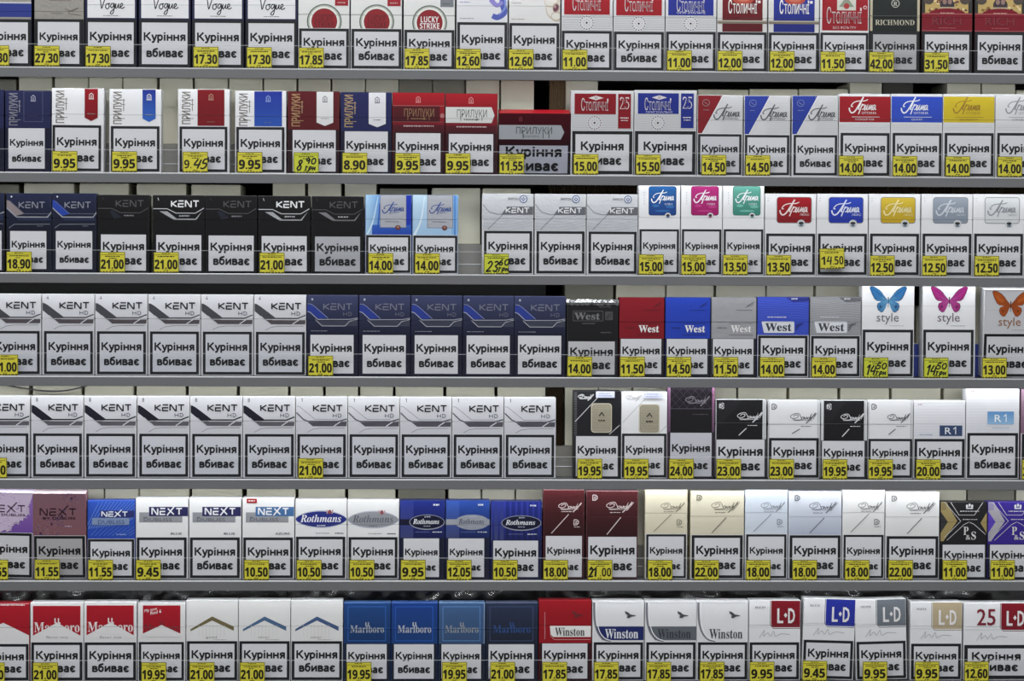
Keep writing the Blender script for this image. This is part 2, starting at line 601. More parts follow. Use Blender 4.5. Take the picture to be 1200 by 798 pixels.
SCRIPT_V = [[(.0, .95), (.05, 1.02), (.09, .7), (.13, .05), (.2, .5), (.27, .95), (.33, 1.02)],
            [(.4, .5), (.31, .42), (.28, .15), (.35, .0), (.42, .2), (.4, .48), (.46, .5)],
            [(.6, .46), (.52, .5), (.47, .25), (.52, .1), (.58, .3), (.61, .5), (.6, .0), (.55, -.42), (.46, -.4), (.5, -.2), (.62, .05)],
            [(.62, .05), (.67, .48), (.66, .15), (.7, .08), (.77, .4), (.78, .5), (.77, .15), (.81, .08)],
            [(.81, .12), (.88, .25), (.93, .4), (.89, .52), (.84, .35), (.85, .12), (.92, .06), (1.0, .2)]]


def a_script(c, W, V):
    c.rect(.4, .3, W - .4, V + 8, NAVY)
    c.rect(3, .3, W - 2.5, V - 2, WHITE)
    for st in SCRIPT_V:
        c.stroke([(W * .5 - 15 + q[0] * 31, V - 12.5 - q[1] * 13) for q in smooth_pts(st, 4)], 1.15, BLACK)
    c.small(W / 2 - 9, V - 5, 18, .8, (90, 90, 95))


def a_roundel(c, W, V, sq, tcol, sqt=(120, 20, 30)):
    base(c, W, V, (222, 222, 220))
    cx, cy = W / 2 + .5, V - 8.5
    c.rect(0, V - 17.3, W, V - 16.8, (150, 150, 150))
    c.ell(cx, cy, 20.4, 20.4, (78, 92, 82)); c.ell(cx, cy, 19.2, 19.2, (176, 182, 172)); c.ell(cx, cy, 17.6, 17.6, (232, 230, 224))
    c.ell(cx, cy, 15.2, 15.2, (112, 24, 32)); c.ell(cx, cy, 14.8, 14.8, (160, 26, 38))
    c.text('LUCKY', cx, cy - .3, tcol, w=21, h=7, style='sansb')
    c.text('STRIKE', cx, cy + 7, tcol, w=23, h=6.4, style='sansb')
    c.rect(W - 17, V - 40, W - 1.5, V - 27, sq)
    c.small(W - 14, V - 31, 9, 1, sqt)


def a_curl(c, W, V):
    base(c, W, V, (222, 222, 226))
    c.stroke([(W - 2, V - 40), (W - 6, V - 24), (W - 4, V - 12), (W - 12, V - 6), (W - 18, V - 8)], 8, (88, 104, 196), curve=True, w1=6)
    c.stroke([(W - 20, V - 27), (W - 13, V - 20), (W - 6, V - 24)], 6, (150, 140, 214), curve=True, w1=4)
    c.stroke([(W - 4, V - 34), (W - 3, V - 18), (W - 10, V - 9)], 3, (140, 160, 226), curve=True, w1=1)
    c.small(4, V - 24, 12, 1, (150, 160, 200)); c.small(4, V - 5, 17, .9, (150, 150, 160))


def a_pearl(c, W, V):
    base(c, W, V, (222, 221, 220))
    for k, (dx, dy, rx, ry) in enumerate([(-6, -17, 11, 13), (-10, -25, 9, 7), (-4, -8, 7, 6)]):
        c.ell(W + dx, V + dy, rx, ry, [(206, 192, 172), (214, 204, 190), (202, 188, 170)][k])
        c.ell(W + dx - 1, V + dy - .5, rx - 2, ry - 2, (226, 222, 214))
    c.ell(W - 5, V - 18, 4, 6, (196, 176, 160)); c.ell(W - 5, V - 18, 3, 4.6, (120, 70, 84), rot=.4); c.ell(W - 6, V - 19.5, 1, 1.4, (220, 190, 190))
    c.rect(W - .5, 0, W, V, (200, 200, 200))
    c.small(3, V - 24, 11, .9, (170, 165, 160)); c.small(3, V - 5, 15, .9, (165, 160, 155))


def dotwheel(c, cx, cy, r, col):
    for k in range(16):
        a = 2 * math.pi * k / 16
        c.ell(cx + r * math.cos(a), cy + r * math.sin(a), .72, .72, col, n=8)
    for k in range(8):
        a = math.pi * k / 4
        c.rect(cx + r * .5 * math.cos(a) - .3, cy + r * .5 * math.sin(a) - .3, cx + r * .5 * math.cos(a) + .4, cy + r * .5 * math.sin(a) + .4, (140, 104, 106))
    c.ell(cx, cy, 1.2, 1.2, (60, 20, 25), n=8)


def blocktitle(c, x, y, w, h, col=(225, 220, 222), dark=None):
    """tall condensed letters, the first one taller than the rest; outlined when a dark ink is given"""
    c.text('С', x, y, col, w=w * .13, h=h * 1.3, bold=.02, anchor='l')
    c.text('толичні'.upper(), x + w * .155, y, col, w=w * .845, h=h * .92, bold=.016, anchor='l')
    c.rect(x + w * .955, y - h * 1.3, x + w, y - h * 1.02, col)
    if dark:
        mid = tuple(int(col[k] * .45 + dark[k] * .55) for k in range(3))
        c.text('С', x + w * .012, y - h * .08, mid, w=w * .1, h=h * 1.14, bold=-.01, anchor='l')
        c.text('толичні'.upper(), x + w * .16, y - h * .07, mid, w=w * .835, h=h * .78, bold=0, anchor='l')


def a_block(c, W, V, col, sub=False):
    base(c, W, V, (216, 216, 218))
    c.lines(1, W - 1, V - 18, V - 1, 2.1, .7, (172, 172, 176))
    c.rect(3, 2, W - 3.5, V - 19, col, 'g')
    blocktitle(c, 13, V - 24, W - 27, 12, dark=tuple(int(k * .45) for k in col))
    if sub: c.text('ОРИГІНАЛЬНІ', W / 2, V - 21, (225, 225, 235), w=W - 26, h=2.6)
    c.ell(W / 2 - .5, V - 9.5, 9, 9, (214, 214, 216))
    dotwheel(c, W / 2 - .5, V - 9.5, 7.6, (96, 34, 40) if col[0] > col[2] else (60, 50, 90))


def a_seal(c, W, V, col, dark):
    base(c, W, V, (216, 214, 212))
    c.rect(6, 1, W - 5.5, V + 2, col, 'g', dark)
    c.ell(W / 2 + 1, V - 38, 12, 5.5, (196, 80, 60)); c.ell(W / 2 + 1, V - 39, 8, 3.4, (214, 120, 96))
    blocktitle(c, 13, V - 22, W - 25, 12, (236, 232, 230))
    c.rect(W - 11, V - 37, W - 8, V - 34, (230, 220, 220))
    c.rect(0, V - 14, W, V - 10, (128, 118, 104)); c.rect(0, V - 13.6, W, V - 12.6, (196, 190, 176))
    c.rect(6, V - 10, W - 5.5, V + 2, dark, 'g')


def a_nofilter(c, W, V):
    base(c, W, V, (222, 220, 220))
    c.rect(2.5, 1, W - 1.5, V - 2.5, (172, 30, 42), 'g')
    c.rect(20, V - 44, 42, V - 26, (206, 206, 196)); c.poly([(22, V - 30), (31, V - 42), (40, V - 30)], (140, 150, 130))
    c.ell(31, V - 31, 3.4, 3.4, (190, 60, 60))
    blocktitle(c, 8, V - 11, W - 17, 14, (226, 206, 206), (90, 12, 22))
    c.ring(W - 5, V - 29.5, 1.8, 1.8, .8, (230, 200, 200), n=10)
    c.text('БЕЗ ФІЛЬТРУ', W / 2, V - 4.5, (225, 200, 200), w=27, h=2.8)


def a_richmond(c, W, V):
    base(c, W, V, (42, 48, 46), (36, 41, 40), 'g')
    c.rect(0, 0, 3.2, V - 1, (196, 186, 160)); c.rect(W - 3.2, 0, W - .4, V - 1, (196, 186, 160))
    c.rect(0, V - 19, W, V - 18.4, (84, 84, 80))
    c.ring(W / 2 + .5, V - 33, 4.4, 4.4, .8, (190, 188, 178)); c.text('R', W / 2 + .5, V - 30.6, (190, 188, 178), h=4.6, style='serifb')
    c.text('RICHMOND', W / 2, V - 8, (196, 190, 170), w=46, h=6, style='serifb')


def a_ornate(c, W, V):
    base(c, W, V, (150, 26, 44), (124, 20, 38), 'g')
    c.rect(0, 0, W, V - 22, (54, 52, 46)); c.rect(4, 1, W - 5, V - 22, (206, 176, 108)); c.rect(4, 1, W - 4, 4, (120, 60, 50))
    for k in range(26):
        c.ell(random.uniform(7, W - 7), random.uniform(V - 38, V - 23), random.uniform(1, 2.4), random.uniform(.8, 1.8), random.choice([(150, 110, 60), (236, 214, 160), (110, 70, 60)]), n=8)
    c.ell(W / 2, V - 31, 8.5, 8.5, (66, 54, 64)); c.ell(8, V - 37, 6, 5, (76, 66, 60)); c.ell(W - 9, V - 37, 6, 5, (76, 66, 60)); c.ell(17, V - 26, 2, 1.6, (96, 40, 44)); c.ell(W - 17, V - 26, 2, 1.6, (96, 40, 44)); c.ell(W / 2 - 3, V - 35, 2.4, 3, (150, 120, 110)); c.ell(W / 2 + 3, V - 35, 2.4, 3, (150, 120, 110)); c.rect(W / 2 - 9, V - 29, W / 2 + 9, V - 27, (190, 170, 140))
    c.ell(W / 2, V - 20, 22, 7.5, (142, 24, 42), 'g')
    c.rect(0, V - 21, W, V - 1, (142, 24, 42), 'g'); c.rect(0, V - 21.4, W, V - 20.6, (190, 110, 110)); c.rect(0, V - 1.8, W, V - .8, (176, 90, 96))
    c.small(W / 2 - 8, V - 22.5, 16, 1.2, (206, 160, 150))
    c.text('RICH', W / 2, V - 8, (92, 10, 24), w=34, h=9.5, bold=.03); c.text('RICH', W / 2 - .4, V - 8.4, (150, 44, 58), w=34, h=9.5, bold=-.005)
    c.small(W / 2 - 10, V - 5, 20, 1, (180, 90, 96))


def arch(c, cx, y, col, k=1.0):
    """little gate emblem"""
    c.stroke([(cx - 2.2 * k, y + 7 * k), (cx - 2.2 * k, y + 2.4 * k), (cx, y + .6 * k), (cx + 2.2 * k, y + 2.4 * k), (cx + 2.2 * k, y + 7 * k)], .8, col)
    c.stroke([(cx, y + 3 * k), (cx, y + 7 * k)], .9, col); c.rect(cx - 3 * k, y + 7 * k, cx + 3 * k, y + 7.8 * k, col)


def vlettering(c, x, y0, y1, wd, col):
    c.text('ПРИЛУКИ', x + wd, y1, col, w=y1 - y0, h=wd, rot=-math.pi / 2, anchor='l', bold=.026)
    L = y1 - y0
    for f in (.17, .6, .74):                       # long stems below the line
        c.rect(x + wd, y1 - L * f - .35, x + wd + 4, y1 - L * f + .35, col)
    c.stroke([(x + wd + 2.4, y1 - L * .78), (x + wd + 2.4, y1 - L * .4)], .9, tuple(int(k * .85 + 30) for k in col))


def a_vertical(c, W, V, bg, rib=None, rx=(38, 53), point=True, tcol=(120, 116, 108), emb=(225, 220, 215), rib2=None, outline=False, full=None):
    base(c, W, V, bg, fin='g' if sum(bg) < 400 else None)
    vlettering(c, 5, 3, 41, 9.5, tcol)
    if rib:
        x0, x1 = rx
        e = V - 9 if point else V - 1
        if point:
            c.rect(x0, .5, x1, e, rib, 'g', rib2); c.poly([(x0, e), (x1, e), ((x0 + x1) / 2, e + 4)], rib2 or rib, 'g')
        else:
            c.rect(x0, .5, x1, e, rib, 'g', rib2)
        arch(c, (x0 + x1) / 2, 5, emb)
        c.small((x0 + x1) / 2 - 4.5, e - 5, 9, .8, tuple(int(k * .7) for k in emb))
    if outline:
        c.frame(22, .8, 44, V - 8, .5, (96, 98, 130)); arch(c, 33, 5, (170, 170, 190)); c.small(27, V - 15, 11, .8, (80, 80, 110))


def a_horizontal(c, W, V, arrow):
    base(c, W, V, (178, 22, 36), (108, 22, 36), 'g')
    c.rect(.6, V - 10, W - .6, V + 6, (92, 22, 34), 'g', (60, 22, 30))
    arch(c, W / 2 - .5, 4, (226, 150, 150))
    if arrow:
        c.poly([(0, 16), (W - 7, 16), (W - 3.5, 25.5), (W - 7, 34.5), (0, 34.5)], (206, 206, 204))
        tc = (74, 80, 72)
    else:
        c.rect(1, 15.5, W - 6, 34, (92, 20, 30), 'g', (74, 18, 28)); c.rect(0, 15.2, W, 15.7, (200, 120, 120)); c.rect(0, 34, W, 34.4, (150, 90, 90)); tc = (150, 118, 84)
        c.ell(W - 3, 27, 2.6, 3, (176, 110, 110))
    c.text('ПРИЛУКИ', W / 2 + .5, 28, tc, w=35, h=9, bold=-.008)
    for dx in (-13, 6, 12): c.rect(W / 2 + dx, 27, W / 2 + dx + .8, 32, tc)
    c.small(W / 2 - 9, 30, 18, 1.3, tc)
    c.small(13, V - 9, W - 26, 1.3, (206, 180, 182))


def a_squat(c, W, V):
    base(c, W, V, (84, 20, 32), (52, 26, 34), 'g')
    arch(c, W * .3 + 0, 4, (130, 60, 66), .7)
    c.poly([(0, 14), (W - 12, 14), (W - 8, 22.5), (W - 12, 31), (0, 31)], (170, 174, 180))
    c.text('ПРИЛУКИ', W / 2 - 1, 24.5, (66, 78, 76), w=42, h=8, bold=-.004)
    for dx in (-14, 9, 16): c.rect(W / 2 + dx, 24, W / 2 + dx + .9, 29.5, (66, 78, 76))
    c.text('ТРАДИЦІЙНІ', W / 2 - 5, 28.6, (90, 98, 100), w=21, h=2.4)


def a_block25(c, W, V, col):
    base(c, W, V, (204, 204, 206))
    c.lines(1, W - 1, 28, V - 1, 2.1, .6, (172, 172, 174))
    c.rect(4, 3.5, W - 21, 27.5, col, 'g'); c.rect(W - 18.5, 3.5, W - 3.5, 44, col, 'g')
    d = tuple(int(k * .4) for k in col)
    c.poly([(20, 8.5), (29, 5.8), (38, 8.5), (29, 11.2)], (214, 206, 206)); c.text('25', 29, 9.6, d, h=2.6)
    blocktitle(c, 12, 23, W - 42, 10.5, (220, 214, 216), d)
    if col[2] > col[0]: c.text('ОРИГІНАЛЬНІ', 29, 26.4, (210, 210, 225), w=31, h=2)
    c.text('25', W - 11, 21, (222, 214, 216), w=11, h=14, bold=.02); c.text('25', W - 11, 20.6, col, w=9.4, h=12.4, bold=-.03)
    c.small(W - 16, 31, 10, 1.2, (220, 214, 216)); c.small(W - 15, 34, 8, 1.2, (220, 214, 216))
    c.ell(27.5, V - 9.5, 9, 9, (204, 204, 206)); dotwheel(c, 27.5, V - 9.5, 7.4, (116, 56, 60) if col[0] > col[2] else (70, 60, 110))


PRIMA = [  # slanted script word with a hooked first stroke; (line weight, points), box 1 x 1, y up
    (1.5, [(.54, 1.0), (.46, .72), (.37, .4), (.26, .04), (.18, -.14), (.09, -.2), (.02, -.04), (.0, .17)]),
    (1.0, [(.70, .80), (.62, .72), (.5, .69), (.33, .68), (.17, .57), (.08, .36), (.09, .27), (.14, .29)]),
    (1.1, [(.46, .66), (.4, .36), (.34, .08), (.39, .1)]),
    (1.2, [(.5, .47), (.42, .08), (.35, -.3)]), (1.0, [(.48, .3), (.54, .42), (.58, .34), (.55, .12), (.48, .04)]),
    (1.0, [(.63, .4), (.57, .1), (.6, .03), (.7, .4), (.66, .08), (.70, .03)]),
    (1.0, [(.70, .03), (.79, .38), (.76, .06), (.86, .38), (.83, .06), (.87, .05)]),
    (1.0, [(1.0, .34), (.93, .38), (.88, .15), (.91, .04), (.99, .34), (.97, .06), (1.02, .08)])]


def prima(c, x, y, w, h, col, lw=.9, fin=None):
    y, h = y - .2 * h, .78 * h
    for k, st in PRIMA:
        c.stroke([(x + p[0] * w, y - p[1] * h) for p in smooth_pts(st, 4)], lw * k * .92, col, fin=fin)


def a_corner(c, W, V, col):
    base(c, W, V, (206, 206, 208))
    c.poly([(.6, .4), (W * .55, .4), (W * .1, V - 1), (.6, V - 1)], col, 'g')
    c.lines(W * .5, W - 1, 2, V - 2, 2.4, .35, (192, 192, 196))
    c.stroke([(W * .55 + .6, .4), (W * .1 + .6, V - 1)], .8, (226, 226, 230))
    g = (150, 120, 124) if col[0] > col[2] else (120, 130, 176)
    c.ring(10, 9, 4, 3.8, .7, g); c.stroke([(8, 8), (12, 11)], .8, g); c.small(7, 17, 6.5, .9, g)
    prima(c, W * .36, 29, W * .56, 19, (84, 86, 90), 1.0)
    c.text('ОПТИМА', W * .72, 28.5, (96, 98, 102), w=18, h=2.5)
    c.rect(W - 1.4, 0, W - .4, V, (196, 196, 198))


def a_band(c, W, V, col, tcol, sub):
    base(c, W, V, (212, 212, 214))
    c.rect(.6, 3, W - .6, 33, col, 'g')
    prima(c, 12, 23, 31, 20, tcol, 1.15)
    c.text('ОПТИМА', W * .58, 23.5, tcol, w=17, h=2.6)
    c.rect(15, 26.6, W - 13, 27.1, tcol)
    c.text(sub, W / 2, 30.8, tcol, w=22 if len(sub) > 4 else 13, h=2.2)
    c.lines(1, W - 1, 36, V - 2, 2.5, .35, (200, 200, 204))


def kent(c, x, y, w, h, col, lw, fin=None):
    sx = (w - .9 * h) / (3.44 * h)
    c.drawn('KENT', x, y, h, col, lw, sx=sx, gap=.3, fin=fin)


def a_kentdark(c, W, V, acc, acc2):
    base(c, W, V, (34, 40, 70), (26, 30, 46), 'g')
    c.ell(6, 4, 1, 1, (206, 206, 210), n=8)
    c.poly([(0, 8), (4, 9), (21, 24), (10, 27), (0, 16)], acc, 'f')
    c.stroke([(0, 17), (12, 28), (48, 28), (W, 22)], 1.3, (168, 170, 178), fin='f')
    c.stroke([(3, 9), (20, 24), (W - 2, 24)], .5, (120, 124, 140), fin='f')
    c.poly([(12, 29.5), (48, 29.5), (W - 2, 25), (W - 2, 32), (14, 32)], (44, 54, 84), 'g')
    c.stroke([(3, 41), (9, 36.5), (W - 2, 36.2)], .8, (130, 134, 146), fin='f')
    c.small(W - 17, 38, 7, 1, (104, 108, 124))
    kent(c, 15, 17, 30, 6.6, acc2, 1.1, 'f')


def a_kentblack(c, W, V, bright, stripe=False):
    base(c, W, V, (25, 24, 26), (20, 20, 22), 'g')
    l = (206, 208, 212) if bright else (92, 92, 94)
    f = 'f' if bright else 'g'
    c.stroke([(0, 16), (17, 16), (27, 21), (50, 21), (W - 1, 15)], .9 if bright else .6, l, fin=f)
    if bright or stripe:
        c.poly([(8, 19), (17, 19), (28, 27.5), (50, 27.5), (W - 3, 18.5), (51, 29), (25, 29)], (176, 178, 182) if bright else (120, 120, 124), f)
        c.rect(26, 22.6, 47, 23.4, (22, 22, 24))
    else:
        c.poly([(14, 19), (18, 18), (28, 26), (20, 29)], (44, 48, 62), 'g')
    c.small(31, 23.6, 12, 1.6, (170, 170, 174) if (bright or stripe) else (120, 120, 124))
    kent(c, 22, 13.5, 32, 6.8, (226, 226, 228) if bright else (78, 78, 80), 1.5 if bright else 1.2)
    c.stroke([(6, 3), (7, 6)], .7, (190, 190, 192) if bright else (60, 60, 62))


def a_card(c, W, V, deep):
    if deep:
        base(c, W, V, (150, 196, 232), (70, 130, 214), 'g')
        c.rect(0.6, .4, 17, V, (176, 214, 240), 'g', (110, 160, 226), True); c.rect(W - 7, .4, W - .6, V, (36, 60, 186), 'g'); c.rect(8, V - 12, W - 1, V, (60, 110, 206), 'g', (40, 76, 190))
        c.stroke([(2, V), (9, V - 16), (15, 2)], 2.5, (206, 230, 246), curve=True, w1=.6); c.stroke([(12, V), (15, V - 12), (17, 10)], 1.4, (40, 90, 200), curve=True)
    else:
        base(c, W, V, (196, 222, 242), (166, 204, 238), 'g')
        c.rect(W - 8, .4, W - .6, V, (130, 180, 236), 'g', (150, 196, 240)); c.rect(W - 5, .4, W - 3, V, (96, 150, 226), 'g')
        c.stroke([(2, V), (10, V - 18), (14, 2)], 3, (220, 236, 248), curve=True, w1=.8)
    c.rect(17.5, 0, W - 6.5, V - 9, (182, 184, 192), 'f'); c.frame(17.5, 0, W - 6.5, V - 9, .6, (120, 126, 150))
    prima(c, 20, 22, 25, 14, (58, 86, 160), .9)
    c.text('ЛЮКС', 35, 21.5, (80, 104, 170), w=9, h=2)
    c.small(23, 31, 16, 1, (120, 124, 140)); c.rect(17.5, 28, W - 6.5, 28.4, (150, 154, 166))
    c.ell(W - 16, V - 9, 3.2, 2.8, (128, 70, 66), 'f'); c.ell(W - 16, V - 9.6, 1.4, 1.2, (170, 130, 120))


def a_switch(c, W, V):
    base(c, W, V, (218, 220, 224), (196, 198, 204), 'f')
    for k in range(7): c.stroke([(0, 18 + 4 * k), (W * .5, 21 + 3.6 * k), (W, 16 + 3.4 * k)], .3, (172, 174, 180), curve=True)
    c.stroke([(0, 12), (8, 21), (18, 24), (24, 24), (30, 15.5)], .7, (120, 122, 128), curve=False)
    c.stroke([(24, 24.5), (7, V - 2)], .7, (120, 122, 128))
    c.poly([(29, 15), (W - .6, 15), (W - .6, 24.5), (22.5, 24.5)], (98, 100, 106))
    kent(c, 28, 22, 27, 5.4, (226, 226, 228), 1.2)
    cx = W - 12
    c.ell(cx, 6, 4.6, 4.6, (60, 88, 140)); c.ell(cx, 6, 3.6, 3.6, (214, 216, 222)); c.stroke([(cx - 1.6, 4.6), (cx - 1.8, 6.6), (cx, 8), (cx + 1.8, 6.6), (cx + 1.6, 4.6)], 1, (60, 88, 140)); c.rect(cx - .5, 3.4, cx + .5, 6, (60, 88, 140))
    c.text('SWITCH', cx - 12, 7, (70, 74, 84), w=12, h=2.4, bold=.02)


def a_square(c, W, V, col, col2):
    base(c, W, V, (226, 226, 228))
    for k in range(5): c.rect(6.2, 8 + 3.2 * k, 7, 9.6 + 3.2 * k, (176, 176, 182))
    c.rrect(12, 1.5, W - 5, 35, 2.5, col, 'g', col2, edge=tuple(int(k * .7) for k in col))
    c.ell(20, 24, 4, 1.6, tuple(min(255, k + 18) for k in col), 'g'); c.ell(W - 12, 25, 5, 1.8, tuple(min(255, k + 16) for k in col), 'g'); c.ell(28, 30, 9, 1.2, tuple(min(255, k + 14) for k in col), 'g')
    prima(c, 15, 21, 26, 16, (232, 232, 236), .9); c.text('СЛІМ', 35, 23, (226, 226, 232), w=9, h=2)
    c.ell(W - 14.5, 35.5, 3.6, 3.4, (210, 210, 212)); c.ell(W - 14.5, 35, 2.2, 1.3, (50, 50, 56)); c.ell(W - 14.5, 37, 1.9, 1, tuple(int(k * .8) for k in col))


def a_rounded(c, W, V, col, col2, tcol):
    base(c, W, V, (224, 224, 226))
    c.small(2.6, 5, 2, .8, (180, 180, 184)); c.small(2.6, 8, 2, .8, (180, 180, 184)); c.rect(0, 27.6, 13, 28, (180, 180, 184)); c.rect(12.6, 0, 13, 27.6, (206, 206, 208))
    c.rrect(14, 4, W - 6, 34, 3, col, 'g', col2, edge=(120, 120, 124))
    prima(c, 17.5, 25.5, 32, 19, tcol, 1.2); c.text('ЛЮКС', W - 14, 25.5, tcol, w=11, h=2.4)
    c.ell(W - 18, 34.5, 4.6, 4.4, (196, 198, 200)); c.ell(W - 18, 34.2, 3, 1.7, (48, 50, 52)); c.ell(W - 18, 37, 2.6, 1.2, (110, 126, 146))


def a_chevron(c, W, V, dark, light, mark):
    """white pack with a folded band; dark / light are the band's two tones, dark None for the thin-lined one"""
    base(c, W, V, (208, 208, 212), (196, 196, 202))
    x = W / 61
    P = lambda pts: [(p[0] * x, p[1]) for p in pts]
    if dark:
        c.poly(P([(.6, 10.5), (3, 10.8), (7, 13.2), (26, 27.6), (18, 31), (13, 29.5), (.6, 19)]), dark, 'f' if mark == '4' else 'g', None)
        c.stroke(P([(24, 27.6), (51, 27.6), (60.4, 23.8)]), 1.5, dark)
        c.poly(P([(14, 29.6), (60.4, 29.6), (59.8, 34.6), (20, 34.6)]), light, 'f')
        c.stroke(P([(8, 25), (19.5, 35), (46, 35), (58, 35)]), .7, (190, 190, 196))
        c.stroke(P([(14, 28.9), (52, 28.9), (60, 25.6)]), .7, (216, 216, 220))
    else:
        c.stroke(P([(1, 11), (4, 11.4), (23, 26.5), (50, 26.5)]), .6, (130, 132, 138))
        c.stroke(P([(.6, 18.5), (9, 26.5), (14, 28.8), (50, 28.8), (60.4, 26)]), 1.5, (96, 98, 106), fin='f')
        c.poly(P([(14, 29.8), (60.4, 29), (59.8, 34.6), (20, 34.6)]), light, 'f')
    c.stroke(P([(45, 34.4), (52.5, 29.4)]), 1, (214, 214, 218))
    c.stroke(P([(13.5, V - 2), (20, 38), (29, 36.8), (58, 36.6)]), .5, (110, 112, 118), curve=False)
    if mark == '1': c.stroke([(6.5, 2.6), (7.5, 2.2), (7.5, 6)], .7, (70, 72, 78))
    elif mark == '4': c.stroke([(7.5, 2.2), (5.6, 5), (8.2, 5)], .6, (80, 82, 88)); c.stroke([(7.2, 4), (7.2, 6)], .6, (80, 82, 88))
    else: c.ring(7, 3.2, .9, 1, .6, (80, 82, 88), n=10); c.ring(7, 5.2, 1, 1.1, .6, (80, 82, 88), n=10)
    kent(c, 21 * x, 16.8, 34 * x, 6.8, (34, 35, 42), 1.6)
    c.drawn('HD', 44 * x, 24, 4, (96, 98, 108), .8, sx=1.15, gap=.35)


def a_bluefold(c, W, V):
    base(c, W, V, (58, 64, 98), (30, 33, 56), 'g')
    c.poly([(.6, 12), (5, 10.6), (10, 13), (25, 26), (14, 28), (.6, 19)], (46, 64, 150), 'g')
    c.stroke([(1, 10), (5, 10.4), (9, 13), (25, 27)], .6, (150, 156, 176), fin='f')
    c.stroke([(.6, 19), (4, 20), (13, 28.4), (50, 28.2), (W - .6, 26.5)], .9, (170, 172, 184), fin='f')
    c.poly([(13, 29.2), (50, 29.2), (W - 1, 27), (W - 1, 36), (18, 36)], (66, 70, 88), 'f')
    c.stroke([(10, 28.6), (18, 36), (45, 36), (50, 30.6), (W - .6, 28)], .9, (178, 178, 186), fin='f')
    c.ring(6.5, 4.8, .8, 1, .6, (200, 200, 206), n=8)
    kent(c, 20, 16.6, 33, 6.6, (112, 114, 130), 1.2); c.drawn('HD', 43, 24, 4, (96, 98, 116), .8, sx=1.15, gap=.35)
    c.small(5, 41.4, 20, 1, (130, 132, 146))


def westname(c, x, y, w, h, col, bold=True):
    c.text('West', x, y, col, w=w, h=h, style='serifb', anchor='l', bold=.012 if bold else 0)


def a_westblack(c, W, V):
    base(c, W, V, (34, 34, 36), (28, 28, 30), 'g')
    c.rrect(7, 11, 43, 23.5, 1, (70, 70, 72), 'g'); c.rrect(8, 12, 42, 22.5, .8, (40, 40, 42), 'g'); westname(c, 9, 21.4, 30, 8, (112, 112, 114))
    c.rrect(45, 12, 54, 22, 1, (72, 72, 74), 'g'); c.stroke([(46, 20), (49, 16), (53, 14)], 1, (40, 40, 42)); c.stroke([(47, 21), (50, 18), (53, 17)], .8, (40, 40, 42))
    c.small(18, 25.5, 15, 1.3, (84, 84, 86)); c.small(38, 6, 14, 1.2, (80, 80, 82)); c.small(40, 36, 12, 1.2, (90, 90, 92))


def a_west(c, W, V, col, tcol=(230, 228, 228)):
    base(c, W, V, col, fin='f' if col[0] == col[1] else 'g')
    d = tuple(int(k * .6) for k in col)
    c.stroke([(42, 10), (50, 5.5)], 1.1, d); c.stroke([(40, 11.6), (49, 8.5)], .8, d)
    c.small(29, 14.5, 19, 1, d)
    c.rect(0, 28.4, W, 28.8, d); c.rect(21, 30.2, W - 4, 30.7, d); c.rect(21, 43.6, W - 4, 44.2, d)
    c.small(7, 35, 11, 1.4, d)
    westname(c, 23, 40.6, 24, 8, tcol)


def a_westbig(c, W, V, col, dark):
    base(c, W, V, col, fin='f' if abs(col[0] - col[2]) < 12 else 'g')
    l = tuple(min(255, k + 22) for k in col)
    for k in range(9): c.stroke([(1, 3 + 3 * k), (W * .35, 5 + 2.4 * k), (W * .7, 1.5 + 2.8 * k), (W - 1, 3 + 2.8 * k)], .45, l, curve=True)
    c.poly([(33, .4), (W - .6, .4), (W - .6, 5), (42, 6)], dark); c.small(40, 1.4, 7, 1.5, (206, 206, 210))
    c.small(12, 23, 22, 1.2, (206, 208, 220))
    c.rrect(5, 28.5, 43.5, 42, 1.4, (214, 216, 222)); c.poly([(5, 28.5), (5, 42), (8, 42)], col)
    westname(c, 9.5, 39.6, 31, 9, (56, 60, 76) if col[2] > col[0] + 20 else (66, 66, 70))
    for k in range(3): c.stroke([(45, 39 - k * 3), (49, 33.5 - k), (54, 31.5 - k * .6)], 1.5, dark, w1=.4)


WING = [(0, 0), (-3, -3.5), (-6.5, -8), (-11, -12.5), (-16, -15.6), (-20, -16.2), (-21.6, -15), (-20.4, -11.5), (-18.6, -7), (-16, -2), (-12.5, .6), (-8, 1.2), (-12, 3.2), (-13, 7), (-11.6, 11), (-8.2, 13.6), (-5.4, 12.6), (-3.2, 9), (-1.4, 4), (0, 2.5)]


